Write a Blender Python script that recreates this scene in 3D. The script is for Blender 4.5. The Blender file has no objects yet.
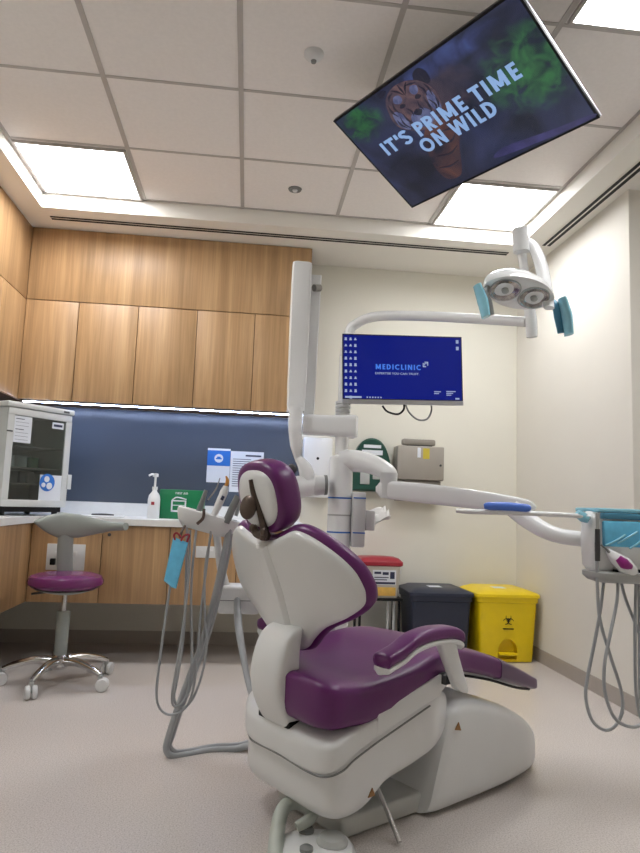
import bpy, bmesh, math, random
from mathutils import Vector, Matrix
random.seed(7)
sc = bpy.context.scene
C = sc.collection
PI = math.pi

# ------------------------------------------------------------------ camera
H = 0.975
RIGHT = Vector((0.99320353, -0.11051901, 0.03650074))
UP = Vector((-0.04872744, -0.11003344, 0.99273273))
FWD = Vector((0.10569953, 0.98776424, 0.11467091))
FPX = 660.089
cd = bpy.data.cameras.new('camera')
cam = bpy.data.objects.new('camera', cd)
C.objects.link(cam)
cd.sensor_fit = 'HORIZONTAL'
cd.sensor_width = 36
cd.lens = 36 * FPX / 640
cd.clip_start = 0.02
cam.matrix_world = Matrix(((RIGHT.x, UP.x, -FWD.x, 0), (RIGHT.y, UP.y, -FWD.y, 0), (RIGHT.z, UP.z, -FWD.z, H), (0, 0, 0, 1)))
sc.camera = cam


def at(px, py, Y):
    """world point at depth Y along the back-wall normal"""
    d = RIGHT * ((px - 320) / FPX) - UP * ((py - 426.5) / FPX) + FWD
    d = d * (Y / d.y)
    return Vector((d.x, d.y, d.z + H))


# ------------------------------------------------------------------ materials
def lin(c):
    return tuple((v / 255 / 12.92) if v / 255 <= 0.04045 else ((v / 255 + 0.055) / 1.055) ** 2.4 for v in c)


def mat(name, c, rough=0.5, metal=0.0, var=0.04, scale=14.0, bump=0.0, emit=0.0, coat=0.0, alpha=1.0, trans=0.0, spec=0.5):
    m = bpy.data.materials.new(name)
    m.use_nodes = True
    nt = m.node_tree
    b = nt.nodes['Principled BSDF']
    col = lin(c)
    tc = nt.nodes.new('ShaderNodeTexCoord')
    no = nt.nodes.new('ShaderNodeTexNoise')
    no.inputs['Scale'].default_value = scale
    no.inputs['Detail'].default_value = 3
    nt.links.new(tc.outputs['Object'], no.inputs['Vector'])
    rp = nt.nodes.new('ShaderNodeValToRGB')
    rp.color_ramp.elements[0].position = 0.3
    rp.color_ramp.elements[1].position = 0.7
    rp.color_ramp.elements[0].color = (*[max(0, v * (1 - var)) for v in col], 1)
    rp.color_ramp.elements[1].color = (*[min(1, v * (1 + var)) for v in col], 1)
    nt.links.new(no.outputs['Fac'], rp.inputs['Fac'])
    nt.links.new(rp.outputs['Color'], b.inputs['Base Color'])
    b.inputs['Roughness'].default_value = rough
    b.inputs['Metallic'].default_value = metal
    b.inputs['Specular IOR Level'].default_value = spec
    if coat:
        b.inputs['Coat Weight'].default_value = coat
        b.inputs['Coat Roughness'].default_value = 0.08
    if emit:
        nt.links.new(rp.outputs['Color'], b.inputs['Emission Color'])
        b.inputs['Emission Strength'].default_value = emit
        if name.startswith(('desktop', 'tv_')):
            nt.links.remove(b.inputs['Base Color'].links[0])
            b.inputs['Base Color'].default_value = (.012, .012, .014, 1)
    if bump:
        bp = nt.nodes.new('ShaderNodeBump')
        bp.inputs['Strength'].default_value = bump
        bp.inputs['Distance'].default_value = 0.002
        n2 = nt.nodes.new('ShaderNodeTexNoise')
        n2.inputs['Scale'].default_value = scale * 12
        nt.links.new(tc.outputs['Object'], n2.inputs['Vector'])
        nt.links.new(n2.outputs['Fac'], bp.inputs['Height'])
        nt.links.new(bp.outputs['Normal'], b.inputs['Normal'])
    b.inputs['Alpha'].default_value = alpha
    b.inputs['Transmission Weight'].default_value = trans
    return m


def wood_mat():
    m = bpy.data.materials.new('oak_laminate')
    m.use_nodes = True
    nt = m.node_tree
    b = nt.nodes['Principled BSDF']
    g = nt.nodes.new('ShaderNodeNewGeometry')
    mp = nt.nodes.new('ShaderNodeMapping')
    mp.inputs['Scale'].default_value = (16, 16, 0.7)
    nt.links.new(g.outputs['Position'], mp.inputs['Vector'])
    n = nt.nodes.new('ShaderNodeTexNoise')
    n.inputs['Scale'].default_value = 1.0
    n.inputs['Detail'].default_value = 5
    n.inputs['Roughness'].default_value = 0.62
    n.inputs['Distortion'].default_value = 0.5
    nt.links.new(mp.outputs['Vector'], n.inputs['Vector'])
    r = nt.nodes.new('ShaderNodeValToRGB')
    e = r.color_ramp.elements
    e[0].position = 0.30; e[0].color = (*lin((160, 127, 90)), 1)
    e[1].position = 0.72; e[1].color = (*lin((201, 165, 123)), 1)
    k = e.new(0.52); k.color = (*lin((182, 146, 105)), 1)
    nt.links.new(n.outputs['Fac'], r.inputs['Fac'])
    mp2 = nt.nodes.new('ShaderNodeMapping')
    mp2.inputs['Scale'].default_value = (110, 110, 2.5)
    nt.links.new(g.outputs['Position'], mp2.inputs['Vector'])
    n2 = nt.nodes.new('ShaderNodeTexNoise')
    n2.inputs['Scale'].default_value = 1.0
    n2.inputs['Detail'].default_value = 2
    nt.links.new(mp2.outputs['Vector'], n2.inputs['Vector'])
    mx = nt.nodes.new('ShaderNodeMix')
    mx.data_type = 'RGBA'
    mx.blend_type = 'OVERLAY'
    mx.inputs['Factor'].default_value = 0.22
    nt.links.new(r.outputs['Color'], mx.inputs['A'])
    nt.links.new(n2.outputs['Fac'], mx.inputs['B'])
    nt.links.new(mx.outputs['Result'], b.inputs['Base Color'])
    b.inputs['Roughness'].default_value = 0.42
    return m


def floor_mat():
    m = bpy.data.materials.new('speckled_vinyl')
    m.use_nodes = True
    nt = m.node_tree
    b = nt.nodes['Principled BSDF']
    g = nt.nodes.new('ShaderNodeNewGeometry')
    n = nt.nodes.new('ShaderNodeTexNoise')
    n.inputs['Scale'].default_value = 210
    n.inputs['Detail'].default_value = 2
    nt.links.new(g.outputs['Position'], n.inputs['Vector'])
    r = nt.nodes.new('ShaderNodeValToRGB')
    e = r.color_ramp.elements
    e[0].position = 0.30; e[0].color = (*lin((184, 175, 169)), 1)
    e[1].position = 0.70; e[1].color = (*lin((222, 215, 211)), 1)
    k = e.new(0.5); k.color = (*lin((211, 203, 198)), 1)
    nt.links.new(n.outputs['Fac'], r.inputs['Fac'])
    n2 = nt.nodes.new('ShaderNodeTexNoise')
    n2.inputs['Scale'].default_value = 1.6
    nt.links.new(g.outputs['Position'], n2.inputs['Vector'])
    mr = nt.nodes.new('ShaderNodeMapRange')
    mr.inputs['To Min'].default_value = 0.19
    mr.inputs['To Max'].default_value = 0.23
    nt.links.new(n2.outputs['Fac'], mr.inputs['Value'])
    nt.links.new(mr.outputs['Result'], b.inputs['Roughness'])
    nt.links.new(r.outputs['Color'], b.inputs['Base Color'])
    b.inputs['Specular IOR Level'].default_value = 0.45
    return m


def glass_mat(name, tint, a):
    m = bpy.data.materials.new(name)
    m.use_nodes = True
    nt = m.node_tree
    for x in list(nt.nodes):
        nt.nodes.remove(x)
    o = nt.nodes.new('ShaderNodeOutputMaterial')
    t = nt.nodes.new('ShaderNodeBsdfTransparent')
    t.inputs['Color'].default_value = (*lin(tint), 1)
    gl = nt.nodes.new('ShaderNodeBsdfGlossy')
    gl.inputs['Roughness'].default_value = 0.05
    no = nt.nodes.new('ShaderNodeTexNoise')
    no.inputs['Scale'].default_value = 3
    mr = nt.nodes.new('ShaderNodeMapRange')
    mr.inputs['To Min'].default_value = a * 0.9
    mr.inputs['To Max'].default_value = a * 1.1
    nt.links.new(no.outputs['Fac'], mr.inputs['Value'])
    mx = nt.nodes.new('ShaderNodeMixShader')
    nt.links.new(mr.outputs['Result'], mx.inputs['Fac'])
    nt.links.new(t.outputs['BSDF'], mx.inputs[1])
    nt.links.new(gl.outputs['BSDF'], mx.inputs[2])
    nt.links.new(mx.outputs['Shader'], o.inputs['Surface'])
    return m


M = {}
M['wall'] = mat('wall_paint', (228, 225, 213), 0.75, var=0.012, scale=3)
M['wall_warm'] = mat('wall_paint_side', (226, 222, 213), 0.75, var=0.012, scale=3)
M['ceil'] = mat('ceiling_tile', (240, 235, 232), 0.9, var=0.02, scale=60, bump=0.15)
M['bulk'] = mat('bulkhead_paint', (236, 233, 226), 0.7, var=0.012, scale=3)
M['grid'] = mat('ceiling_grid_metal', (186, 180, 176), 0.5, var=0.02)
M['wood'] = wood_mat()
M['gap'] = mat('cabinet_carcass', (92, 66, 40), 0.7, var=0.05)
M['floor'] = floor_mat()
M['base'] = mat('skirting_vinyl', (172, 164, 156), 0.5, var=0.03)
M['counter'] = mat('worktop_stone', (236, 236, 233), 0.3, var=0.02, scale=40)
M['splash'] = mat('back_painted_glass', (78, 86, 99), 0.22, var=0.02, scale=3)
M['white'] = mat('white_enamel', (228, 229, 229), 0.28, var=0.012, scale=6, coat=0.25)
M['arm'] = mat('white_arm_enamel', (245, 246, 246), 0.26, var=0.01, scale=6, coat=0.25)
M['uvgrey'] = mat('cabinet_light_grey', (206, 208, 206), 0.42, var=0.02)
M['plate'] = mat('base_plate_grey', (202, 203, 200), 0.4, var=0.02)
M['whiteg'] = mat('white_plastic', (220, 221, 221), 0.38, var=0.015, scale=8)
M['lgrey'] = mat('light_grey_plastic', (178, 180, 178), 0.42, var=0.03)
M['mgrey'] = mat('mid_grey_plastic', (126, 128, 127), 0.45, var=0.03)
M['hose'] = mat('grey_hose', (166, 169, 172), 0.42, var=0.04)
M['dgrey'] = mat('dark_grey_plastic', (66, 66, 68), 0.4, var=0.05)
M['black'] = mat('black_plastic', (9, 9, 10), 0.5, var=0.1, spec=0.3)
M['chrome'] = mat('polished_metal', (205, 205, 205), 0.14, 1.0, var=0.02)
M['gun'] = mat('dark_cast_metal', (92, 80, 74), 0.32, 0.75, var=0.12, scale=30)
M['alu'] = mat('brushed_aluminium', (160, 158, 154), 0.35, 0.85, var=0.05)
M['purple'] = mat('purple_upholstery', (100, 38, 101), 0.33, var=0.04, scale=10, bump=0.12, spec=0.45)
M['purpled'] = mat('clear_foot_cover', (104, 80, 108), 0.3, var=0.05)
M['magenta'] = mat('purple_holder', (150, 30, 125), 0.35, var=0.08)
M['stoolp'] = mat('stool_vinyl', (110, 40, 98), 0.22, var=0.03, bump=0.1)
M['blue_f'] = mat('blue_plastic_film', (112, 206, 250), 0.25, var=0.10, scale=30, spec=0.7)
M['blue_s'] = mat('royal_blue_sleeve', (88, 130, 228), 0.4, var=0.04)
M['cyan'] = mat('pale_blue_film', (150, 214, 234), 0.2, var=0.06, scale=20)
M['cyand'] = mat('pale_blue_film_on_grey', (84, 150, 182), 0.25, var=0.06)
M['navy'] = mat('navy_plastic', (38, 44, 62), 0.42, var=0.06)
M['yellow'] = mat('yellow_plastic', (236, 205, 12), 0.38, var=0.03)
M['red'] = mat('red_plastic', (156, 36, 50), 0.38, var=0.04)
M['clearp'] = mat('translucent_plastic', (196, 190, 178), 0.35, var=0.05)
M['amber'] = mat('amber_contents', (214, 172, 84), 0.5, var=0.12, scale=30)
M['green'] = mat('green_box', (10, 118, 72), 0.4, var=0.03)
M['dgreen'] = mat('dark_green_plastic', (28, 74, 62), 0.35, var=0.05)
M['paper'] = mat('paper', (222, 226, 232), 0.7, var=0.015)
M['papblue'] = mat('poster_blue', (40, 112, 200), 0.5, var=0.03)
M['ink'] = mat('ink', (48, 52, 78), 0.7, var=0.03)
M['greypap'] = mat('grey_dispenser', (158, 152, 143), 0.45, var=0.02)
M['greyd'] = mat('grey_dispenser_lower', (140, 134, 125), 0.5, var=0.02)
M['oliv'] = mat('label_yellow', (196, 178, 60), 0.5)
M['stoolg'] = mat('stool_grey', (150, 156, 152), 0.45, var=0.02)
M['fcg'] = mat('foot_control_grey_green', (186, 192, 184), 0.4, var=0.02)
M['orange'] = mat('orange_tip', (206, 140, 60), 0.4)
M['warn'] = mat('warning_brown', (150, 108, 62), 0.5)
M['glass'] = glass_mat('smoked_door_glass', (206, 214, 212), 0.06)
M['tissue'] = mat('tissue_paper', (232, 230, 226), 0.85, var=0.02)
M['lens'] = mat('lamp_reflector', (168, 164, 162), 0.12, 0.8, var=0.5, scale=40)
M['panel'] = mat('light_diffuser', (252, 253, 255), 0.5, var=0.0, emit=15.0)
M['led'] = mat('led_diffuser', (190, 210, 255), 0.5, var=0.0, emit=55.0)
M['bezel'] = mat('screen_bezel', (24, 24, 30), 0.3)
M['silver'] = mat('silver_edge', (190, 190, 196), 0.35, 0.6)
M['scr_blue'] = mat('desktop_blue', (4, 22, 122), 0.3, var=0.06, scale=2, emit=0.72, spec=0.1)
M['scr_txt'] = mat('desktop_logo_blue', (70, 130, 235), 0.3, var=0.02, emit=0.75)
M['scr_wht'] = mat('desktop_icon_white', (185, 200, 232), 0.3, var=0.05, emit=0.55)
M['tv_txt'] = mat('tv_title_blue', (150, 185, 235), 0.3, var=0.04, emit=0.62)


def screen_mat(name, c0, c1, scale, e_s, patches=()):
    """picture on a lit screen: noise between two colours, with soft coloured patches"""
    m = bpy.data.materials.new(name)
    m.use_nodes = True
    nt = m.node_tree
    b = nt.nodes['Principled BSDF']
    tc = nt.nodes.new('ShaderNodeTexCoord')

    def noise_ramp(a, c, sc_, lo=.35, hi=.68):
        n = nt.nodes.new('ShaderNodeTexNoise')
        n.inputs['Scale'].default_value = sc_
        n.inputs['Detail'].default_value = 6
        n.inputs['Distortion'].default_value = .8
        nt.links.new(tc.outputs['Object'], n.inputs['Vector'])
        r = nt.nodes.new('ShaderNodeValToRGB')
        r.color_ramp.elements[0].position = lo
        r.color_ramp.elements[1].position = hi
        r.color_ramp.elements[0].color = (*lin(a), 1)
        r.color_ramp.elements[1].color = (*lin(c), 1)
        nt.links.new(n.outputs['Fac'], r.inputs['Fac'])
        return r.outputs['Color'], n.outputs['Fac']
    col, _ = noise_ramp(c0, c1, scale)
    for (x, y, rx, ry, a, c, ps) in patches:
        mp = nt.nodes.new('ShaderNodeMapping')
        mp.vector_type = 'TEXTURE'
        mp.inputs['Location'].default_value = (x, y, 0)
        mp.inputs['Scale'].default_value = (rx, ry, 1)
        nt.links.new(tc.outputs['Object'], mp.inputs['Vector'])
        g = nt.nodes.new('ShaderNodeTexGradient')
        g.gradient_type = 'SPHERICAL'
        nt.links.new(mp.outputs['Vector'], g.inputs['Vector'])
        pc, pf = noise_ramp(a, c, ps)
        ml = nt.nodes.new('ShaderNodeMath'); ml.operation = 'MULTIPLY'
        nt.links.new(g.outputs['Fac'], ml.inputs[0]); nt.links.new(pf, ml.inputs[1])
        mr = nt.nodes.new('ShaderNodeMapRange')
        mr.inputs['From Min'].default_value = .08
        mr.inputs['From Max'].default_value = .32
        nt.links.new(ml.outputs['Value'], mr.inputs['Value'])
        mx = nt.nodes.new('ShaderNodeMix')
        mx.data_type = 'RGBA'
        nt.links.new(mr.outputs['Result'], mx.inputs['Factor'])
        nt.links.new(col, mx.inputs['A']); nt.links.new(pc, mx.inputs['B'])
        col = mx.outputs['Result']
    b.inputs['Base Color'].default_value = (.012, .012, .014, 1)
    nt.links.new(col, b.inputs['Emission Color'])
    b.inputs['Emission Strength'].default_value = e_s
    b.inputs['Roughness'].default_value = 0.25
    return m


M['tv'] = screen_mat('tv_picture', (12, 18, 36), (40, 48, 82), 5, .72, [(.36, .02, .24, .20, (14, 30, 44), (46, 104, 62), 16), (-.36, .19, .15, .11, (14, 30, 44), (36, 100, 52), 18), (.0, .12, .22, .15, (36, 34, 54), (74, 60, 72), 12), (.12, .22, .3, .06, (24, 34, 74), (58, 74, 128), 9)])
M['tv_fur'] = screen_mat('tv_fur', (52, 46, 66), (112, 84, 86), 16, .62)
M['tv_body'] = screen_mat('tv_body', (26, 26, 48), (104, 66, 58), 9, .6)
M['tv_face'] = screen_mat('tv_muzzle', (64, 72, 116), (116, 122, 160), 22, .62)
M['tv_dark'] = screen_mat('tv_stripe', (12, 14, 32), (24, 26, 50), 10, .8)
M['tv_log'] = screen_mat('tv_log', (34, 34, 72), (56, 54, 104), 10, .8)


# ------------------------------------------------------------------ mesh helpers
def box(bm, x0, x1, y0, y1, z0, z1, bev=0.0, seg=2, F=None):
    x0, x1 = min(x0, x1), max(x0, x1); y0, y1 = min(y0, y1), max(y0, y1); z0, z1 = min(z0, z1), max(z0, z1)
    r = bmesh.ops.create_cube(bm, size=1)
    vs = r['verts']
    for v in vs:
        v.co = Vector(((x0 + x1) / 2 + v.co.x * (x1 - x0), (y0 + y1) / 2 + v.co.y * (y1 - y0), (z0 + z1) / 2 + v.co.z * (z1 - z0)))
    allv = set(vs)
    if bev > 0:
        es = list({e for v in vs for e in v.link_edges})
        rr = bmesh.ops.bevel(bm, geom=es, offset=bev, segments=seg, profile=0.5, affect='EDGES')
        allv = {v for v in allv if v.is_valid} | set(rr['verts'])
    if F:
        for v in allv:
            v.co = F(v.co)
    return list(allv)


def spline(pts, n=8, closed=False):
    P = [Vector(p) for p in pts]
    if len(P) < 3 and not closed:
        return P
    out = []
    m = len(P)
    rng = range(m) if closed else range(m - 1)
    for i in rng:
        if closed:
            a, b, c, d = P[(i - 1) % m], P[i], P[(i + 1) % m], P[(i + 2) % m]
        else:
            a = P[i - 1] if i > 0 else P[i] * 2 - P[i + 1]
            b, c = P[i], P[i + 1]
            d = P[i + 2] if i + 2 < m else P[i + 1] * 2 - P[i]
        for k in range(n):
            t = k / n
            out.append(0.5 * ((2 * b) + (c - a) * t + (2 * a - 5 * b + 4 * c - d) * t * t + (-a + 3 * b - 3 * c + d) * t ** 3))
    if not closed:
        out.append(P[-1])
    return out


def skin(bm, rings, cap=True, closed=True):
    vr = [[bm.verts.new(p) for p in r] for r in rings]
    n = len(vr[0])
    for i in range(len(vr) - 1):
        for j in range(n if closed else n - 1):
            bm.faces.new((vr[i][j], vr[i][(j + 1) % n], vr[i + 1][(j + 1) % n], vr[i + 1][j]))
    if cap:
        for r, rev in ((vr[0], True), (vr[-1], False)):
            c = bm.verts.new(sum((v.co for v in r), Vector()) / n)
            for j in range(n):
                a, b = r[j], r[(j + 1) % n]
                bm.faces.new((b, a, c) if rev else (a, b, c))
    return vr


def tube(bm, pts, r, seg=10, n=8, smooth=True, flat=1.0, flat_dir=None):
    P = spline(pts, n) if smooth and len(pts) > 2 else [Vector(p) for p in pts]
    m = len(P)
    rr = r if isinstance(r, (list, tuple)) else [r, r]
    def rad(i):
        t = i / (m - 1) * (len(rr) - 1)
        k = min(int(t), len(rr) - 2)
        return rr[k] + (rr[k + 1] - rr[k]) * (t - k)
    rings = []
    T = (P[1] - P[0]).normalized()
    ref = Vector(flat_dir) if flat_dir else (Vector((0, 0, 1)) if abs(T.z) < 0.9 else Vector((0, 1, 0)))
    N = (ref - T * ref.dot(T)).normalized()
    for i in range(m):
        t = (P[min(i + 1, m - 1)] - P[max(i - 1, 0)]).normalized()
        if flat_dir:
            N = (ref - t * ref.dot(t)).normalized()
        else:
            N = (N - t * N.dot(t)).normalized()
        B = t.cross(N)
        a = rad(i)
        rings.append([P[i] + N * (a * math.cos(2 * PI * j / seg)) + B * (a * flat * math.sin(2 * PI * j / seg)) for j in range(seg)])
    skin(bm, rings)


def lathe(bm, prof, origin=(0, 0, 0), axis=(0, 0, 1), seg=24, sy=1.0):
    A = Vector(axis).normalized()
    ref = Vector((1, 0, 0)) if abs(A.x) < 0.9 else Vector((0, 1, 0))
    X = (ref - A * ref.dot(A)).normalized()
    Yv = A.cross(X)
    O = Vector(origin)
    rings = [[O + A * z + X * (max(r, 1e-4) * math.cos(2 * PI * j / seg)) + Yv * (max(r, 1e-4) * sy * math.sin(2 * PI * j / seg)) for j in range(seg)] for r, z in prof]
    skin(bm, rings)


def pillow(bm, outline, prof, F):
    """outline: closed 2-D polygon; prof: (inset, scale, height) rings from back to front"""
    P = [Vector((p[0], p[1])) for p in outline]
    n = len(P)
    area = sum(P[i].x * P[(i + 1) % n].y - P[(i + 1) % n].x * P[i].y for i in range(n))
    if area < 0:
        P.reverse()
    c = sum(P, Vector((0, 0))) / n
    N = []
    for i in range(n):
        t = (P[(i + 1) % n] - P[i - 1]).normalized()
        N.append(Vector((t.y, -t.x)))
    rings = []
    for ins, s, h in prof:
        ring = []
        for p, nn in zip(P, N):
            q = c + (p - nn * ins - c) * s
            ring.append(Vector(F(q.x, q.y, h)))
        rings.append(ring)
    skin(bm, rings)


def prism(bm, outline, F, h0, h1, bev=0.004):
    pillow(bm, outline, [(bev, 1, h0), (0, 1, h0 + bev), (0, 1, h1 - bev), (bev, 1, h1)], F)


def se(n, a, b, ex=2.5, c=(0, 0)):
    out = []
    for j in range(n):
        t = 2 * PI * j / n
        ct, st = math.cos(t), math.sin(t)
        out.append((c[0] + a * math.copysign(abs(ct) ** (2 / ex), ct), c[1] + b * math.copysign(abs(st) ** (2 / ex), st)))
    return out


def loft_x(bm, secs, n=32):
    """secs: (x, half_width, z_bottom, z_top, exponent[, y_centre, shear])"""
    rings = []
    for s in secs:
        x, hw, zb, zt, ex = s[:5]
        yc = s[5] if len(s) > 5 else 0
        sh = s[6] if len(s) > 6 else 0
        ring = []
        for a, b in se(n, hw, (zt - zb) / 2, ex):
            z = (zb + zt) / 2 + b
            ring.append(Vector((x + sh * (z - zb), yc + a, z)))
        rings.append(ring)
    skin(bm, rings)


def dense(secs, k=3):
    """smoothly resample loft sections"""
    L = [list(s) + [0] * (7 - len(s)) for s in secs]
    out = []
    for i in range(len(L) - 1):
        a = L[max(i - 1, 0)]; b = L[i]; c = L[i + 1]; d = L[min(i + 2, len(L) - 1)]
        for q in range(k):
            t = q / k
            out.append([0.5 * ((2 * B) + (Cc - A) * t + (2 * A - 5 * B + 4 * Cc - D) * t * t + (-A + 3 * B - 3 * Cc + D) * t ** 3) for A, B, Cc, D in zip(a, b, c, d)])
    out.append(L[-1])
    return out


def obj(name, bm, m, parent=None, smooth=True, angle=40):
    bmesh.ops.recalc_face_normals(bm, faces=bm.faces)
    me = bpy.data.meshes.new(name)
    bm.to_mesh(me)
    bm.free()
    for mm in (m if isinstance(m, list) else [m]):
        me.materials.append(mm)
    if smooth:
        me.polygons.foreach_set('use_smooth', [True] * len(me.polygons))
        me.set_sharp_from_angle(angle=math.radians(angle))
    o = bpy.data.objects.new(name, me)
    C.objects.link(o)
    if parent:
        o.parent = parent
    return o


def nb():
    return bmesh.new()


def thing(name, label, cat, loc=(0, 0, 0), rz=0, group=None):
    o = bpy.data.objects.new(name, None)
    o.empty_display_size = 0.1
    C.objects.link(o)
    o.location = loc
    o.rotation_euler = (0, 0, rz)
    o['label'] = label
    o['category'] = cat
    if group:
        o['group'] = group
    return o


def tag(o, label, cat, group=None):
    o['label'] = label
    o['category'] = cat
    if group:
        o['group'] = group
    return o


def struct(name, bm, m, smooth=False):
    o = obj(name, bm, m, None, smooth)
    o['kind'] = 'structure'
    return o


def bx(name, d, m, parent=None, bev=0.0, F=None):
    b = nb()
    box(b, *d, bev=bev, F=F)
    return obj(name, b, m, parent, smooth=bev > 0)


def tb(name, pts, r, m, parent=None, seg=10, n=8, F=None, smooth=True, flat=1.0, flat_dir=None):
    b = nb()
    if F:
        pts = [F(p) for p in pts]
    tube(b, pts, r, seg, n, smooth, flat, flat_dir)
    return obj(name, b, m, parent)


def lt(name, prof, m, parent=None, origin=(0, 0, 0), axis=(0, 0, 1), seg=24, sy=1.0):
    b = nb()
    lathe(b, prof, origin, axis, seg, sy)
    return obj(name, b, m, parent)


def text_mesh(name, s, size, m, parent, mw, ext=0.0004, bold=0.0, width=None, align='LEFT', space=1.0):
    cu = bpy.data.curves.new(name, 'FONT')
    cu.body = s
    cu.size = size
    cu.extrude = ext
    cu.offset = bold
    cu.align_x = align
    cu.space_character = space
    cu.resolution_u = 3
    t = bpy.data.objects.new(name, cu)
    C.objects.link(t)
    dg = bpy.context.evaluated_depsgraph_get()
    me = bpy.data.meshes.new_from_object(t.evaluated_get(dg))
    bpy.data.objects.remove(t)
    if width:
        xs = [v.co.x for v in me.vertices]
        k = width / (max(xs) - min(xs))
        off = min(xs)
        for v in me.vertices:
            v.co.x = (v.co.x - (off if align == 'LEFT' else 0)) * k
    me.materials.clear()
    me.materials.append(m)
    me.name = name
    o = bpy.data.objects.new(name, me)
    C.objects.link(o)
    if parent:
        o.parent = parent
    o.matrix_local = mw
    return o


GL = {}


def _arc(cx, cy, rx, ry, a0, a1, n=14):
    return [(cx + rx * math.cos(math.radians(a0 + (a1 - a0) * k / n)), cy + ry * math.sin(math.radians(a0 + (a1 - a0) * k / n))) for k in range(n + 1)]


def glyph(ch, w):
    """bold geometric capital: advance width, slanted or straight bars (horizontal ends) and curved strokes; cap height 1"""
    h = w / 2
    V = lambda x: ('bar', (x, 0), (x, 1))
    def hz(x0, x1, y): return ('curve', [(x0, y), (x1, y)])
    return {
        'I': (w + .16, [V(.08 + h)]),
        'T': (.66, [hz(.02, .64, 1 - h), V(.33)]),
        "'": (w + .10, [('bar', (.05 + h, .64), (.05 + h, 1))]),
        'S': (.60, [('curve', _arc(.30, .735, .215, .265 - h, 20, 250, 14) + _arc(.30, .265, .225, .265 - h + .03, 70, -160, 14))]),
        'P': (.62, [V(.08 + h), ('curve', [(.08 + h, 1 - h)] + _arc(.33, .71, .22, .29 - h, 90, -90) + [(.08 + h, .42 + h)])]),
        'R': (.66, [V(.08 + h), ('curve', [(.08 + h, 1 - h)] + _arc(.33, .71, .22, .29 - h, 90, -90) + [(.08 + h, .42 + h)]), ('bar', (.55, 0), (.33, .46))]),
        'M': (.98, [V(.08 + h), V(.90 - h), ('bar', (.49, .12), (.08 + h, 1)), ('bar', (.49, .12), (.90 - h, 1))]),
        'E': (.58, [V(.08 + h), hz(.08, .54, 1 - h), hz(.08, .50, .5), hz(.08, .54, h)]),
        'O': (.98, [('curve', _arc(.49, .5, .45 - h, .5 - h, 90, 450, 28))]),
        'N': (.86, [V(.08 + h), V(.78 - h), ('bar', (.78 - h, 0), (.08 + h, 1))]),
        'W': (1.16, [('bar', (.31, 0), (.02 + h, 1)), ('bar', (.31, 0), (.58, 1)), ('bar', (.85, 0), (.58, 1)), ('bar', (.85, 0), (1.14 - h, 1))]),
        'L': (.54, [V(.08 + h), hz(.08, .52, h)]),
        'D': (.80, [V(.08 + h), ('curve', [(.08 + h, 1 - h)] + _arc(.32, .5, .42 - h, .5 - h, 90, -90, 18) + [(.08 + h, h)])]),
        'C': (.84, [('curve', _arc(.48, .5, .44 - h, .5 - h, 48, 312, 22))]),
        'F': (.56, [V(.08 + h), hz(.08, .52, 1 - h), hz(.08, .48, .5)]),
        'A': (.82, [('bar', (.02 + h, 0), (.41, 1)), ('bar', (.80 - h, 0), (.41, 1)), hz(.2, .62, .26)]),
    }[ch]


def stroke_text(name, txt, cap, width, m, parent, mw, w=.19, gap=.04, space=.36):
    b = nb()
    x = 0.0
    quads = []
    for ch in txt:
        if ch == ' ':
            x += space
            continue
        adv, parts = glyph(ch, w)
        for p in parts:
            if p[0] == 'bar':
                (ax_, ay), (bx_, by) = p[1], p[2]
                k = w / 2
                quads.append([(x + ax_ - k, ay), (x + ax_ + k, ay), (x + bx_ + k, by), (x + bx_ - k, by)])
            else:
                pts = [Vector((q[0], q[1])) for q in p[1]]
                n = len(pts)
                L, R_ = [], []
                for i in range(n):
                    t = (pts[min(i + 1, n - 1)] - pts[max(i - 1, 0)]).normalized()
                    nn_ = Vector((-t.y, t.x)) * (w / 2)
                    L.append(pts[i] + nn_); R_.append(pts[i] - nn_)
                for i in range(n - 1):
                    quads.append([(x + q.x, q.y) for q in (R_[i], R_[i + 1], L[i + 1], L[i])])
        x += adv + gap
    k = width / (x - gap)
    for q in quads:
        vs = [b.verts.new((p[0] * k, p[1] * cap, 0)) for p in q]
        b.faces.new(vs)
    bmesh.ops.remove_doubles(b, verts=b.verts, dist=1e-6)
    o = obj(name, b, m, parent, False)
    for p in o.data.polygons:
        if p.normal.z < 0:
            p.flip()
    o.matrix_local = mw
    return o


# facing: text lying in a vertical plane looking towards -y
def face_my(x, y, z):
    return Matrix.Translation((x, y, z)) @ Matrix.Rotation(PI / 2, 4, 'X')


# ------------------------------------------------------------------ room
XL, XR, YB, ZB, ZC = -1.78, 1.945, 4.626, 2.697, 2.795
YF, XR2, YJ = -1.3, 2.3, 3.16
CL, CBK, CR = -1.32, 4.0, 1.70
b = nb(); box(b, XL - .1, XR2 + .1, YF - .1, YB + .1, -.1, 0); struct('floor', b, M['floor'])
b = nb(); box(b, XL - .1, XR2 + .1, YB, YB + .1, 0, 3.0); struct('wall_back', b, M['wall'])
b = nb(); box(b, XL - .1, XL, YF, YB, 0, 3.0); struct('wall_left', b, M['wall'])
b = nb(); box(b, XR, XR2 + .1, YJ, YB, 0, 3.0, bev=.004); box(b, XR2, XR2 + .1, YF, YJ, 0, 3.0); struct('wall_right', b, M['wall_warm'])
b = nb(); box(b, XL - .1, XR2 + .1, YF - .1, YF, 0, 3.0); struct('wall_front', b, M['wall'])
b = nb()
box(b, CL, CR, YF, CBK, ZC, ZC + .1)
struct('ceiling', b, M['ceil'])
b = nb()
box(b, XL, XR2, CBK, YB, ZB, ZC + .1)
box(b, XL, CL, YF, CBK, ZB, ZC + .1)
box(b, CR, XR2, YF, CBK, ZB, ZC + .1)
struct('trim_1', b, M['bulk'])
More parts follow.
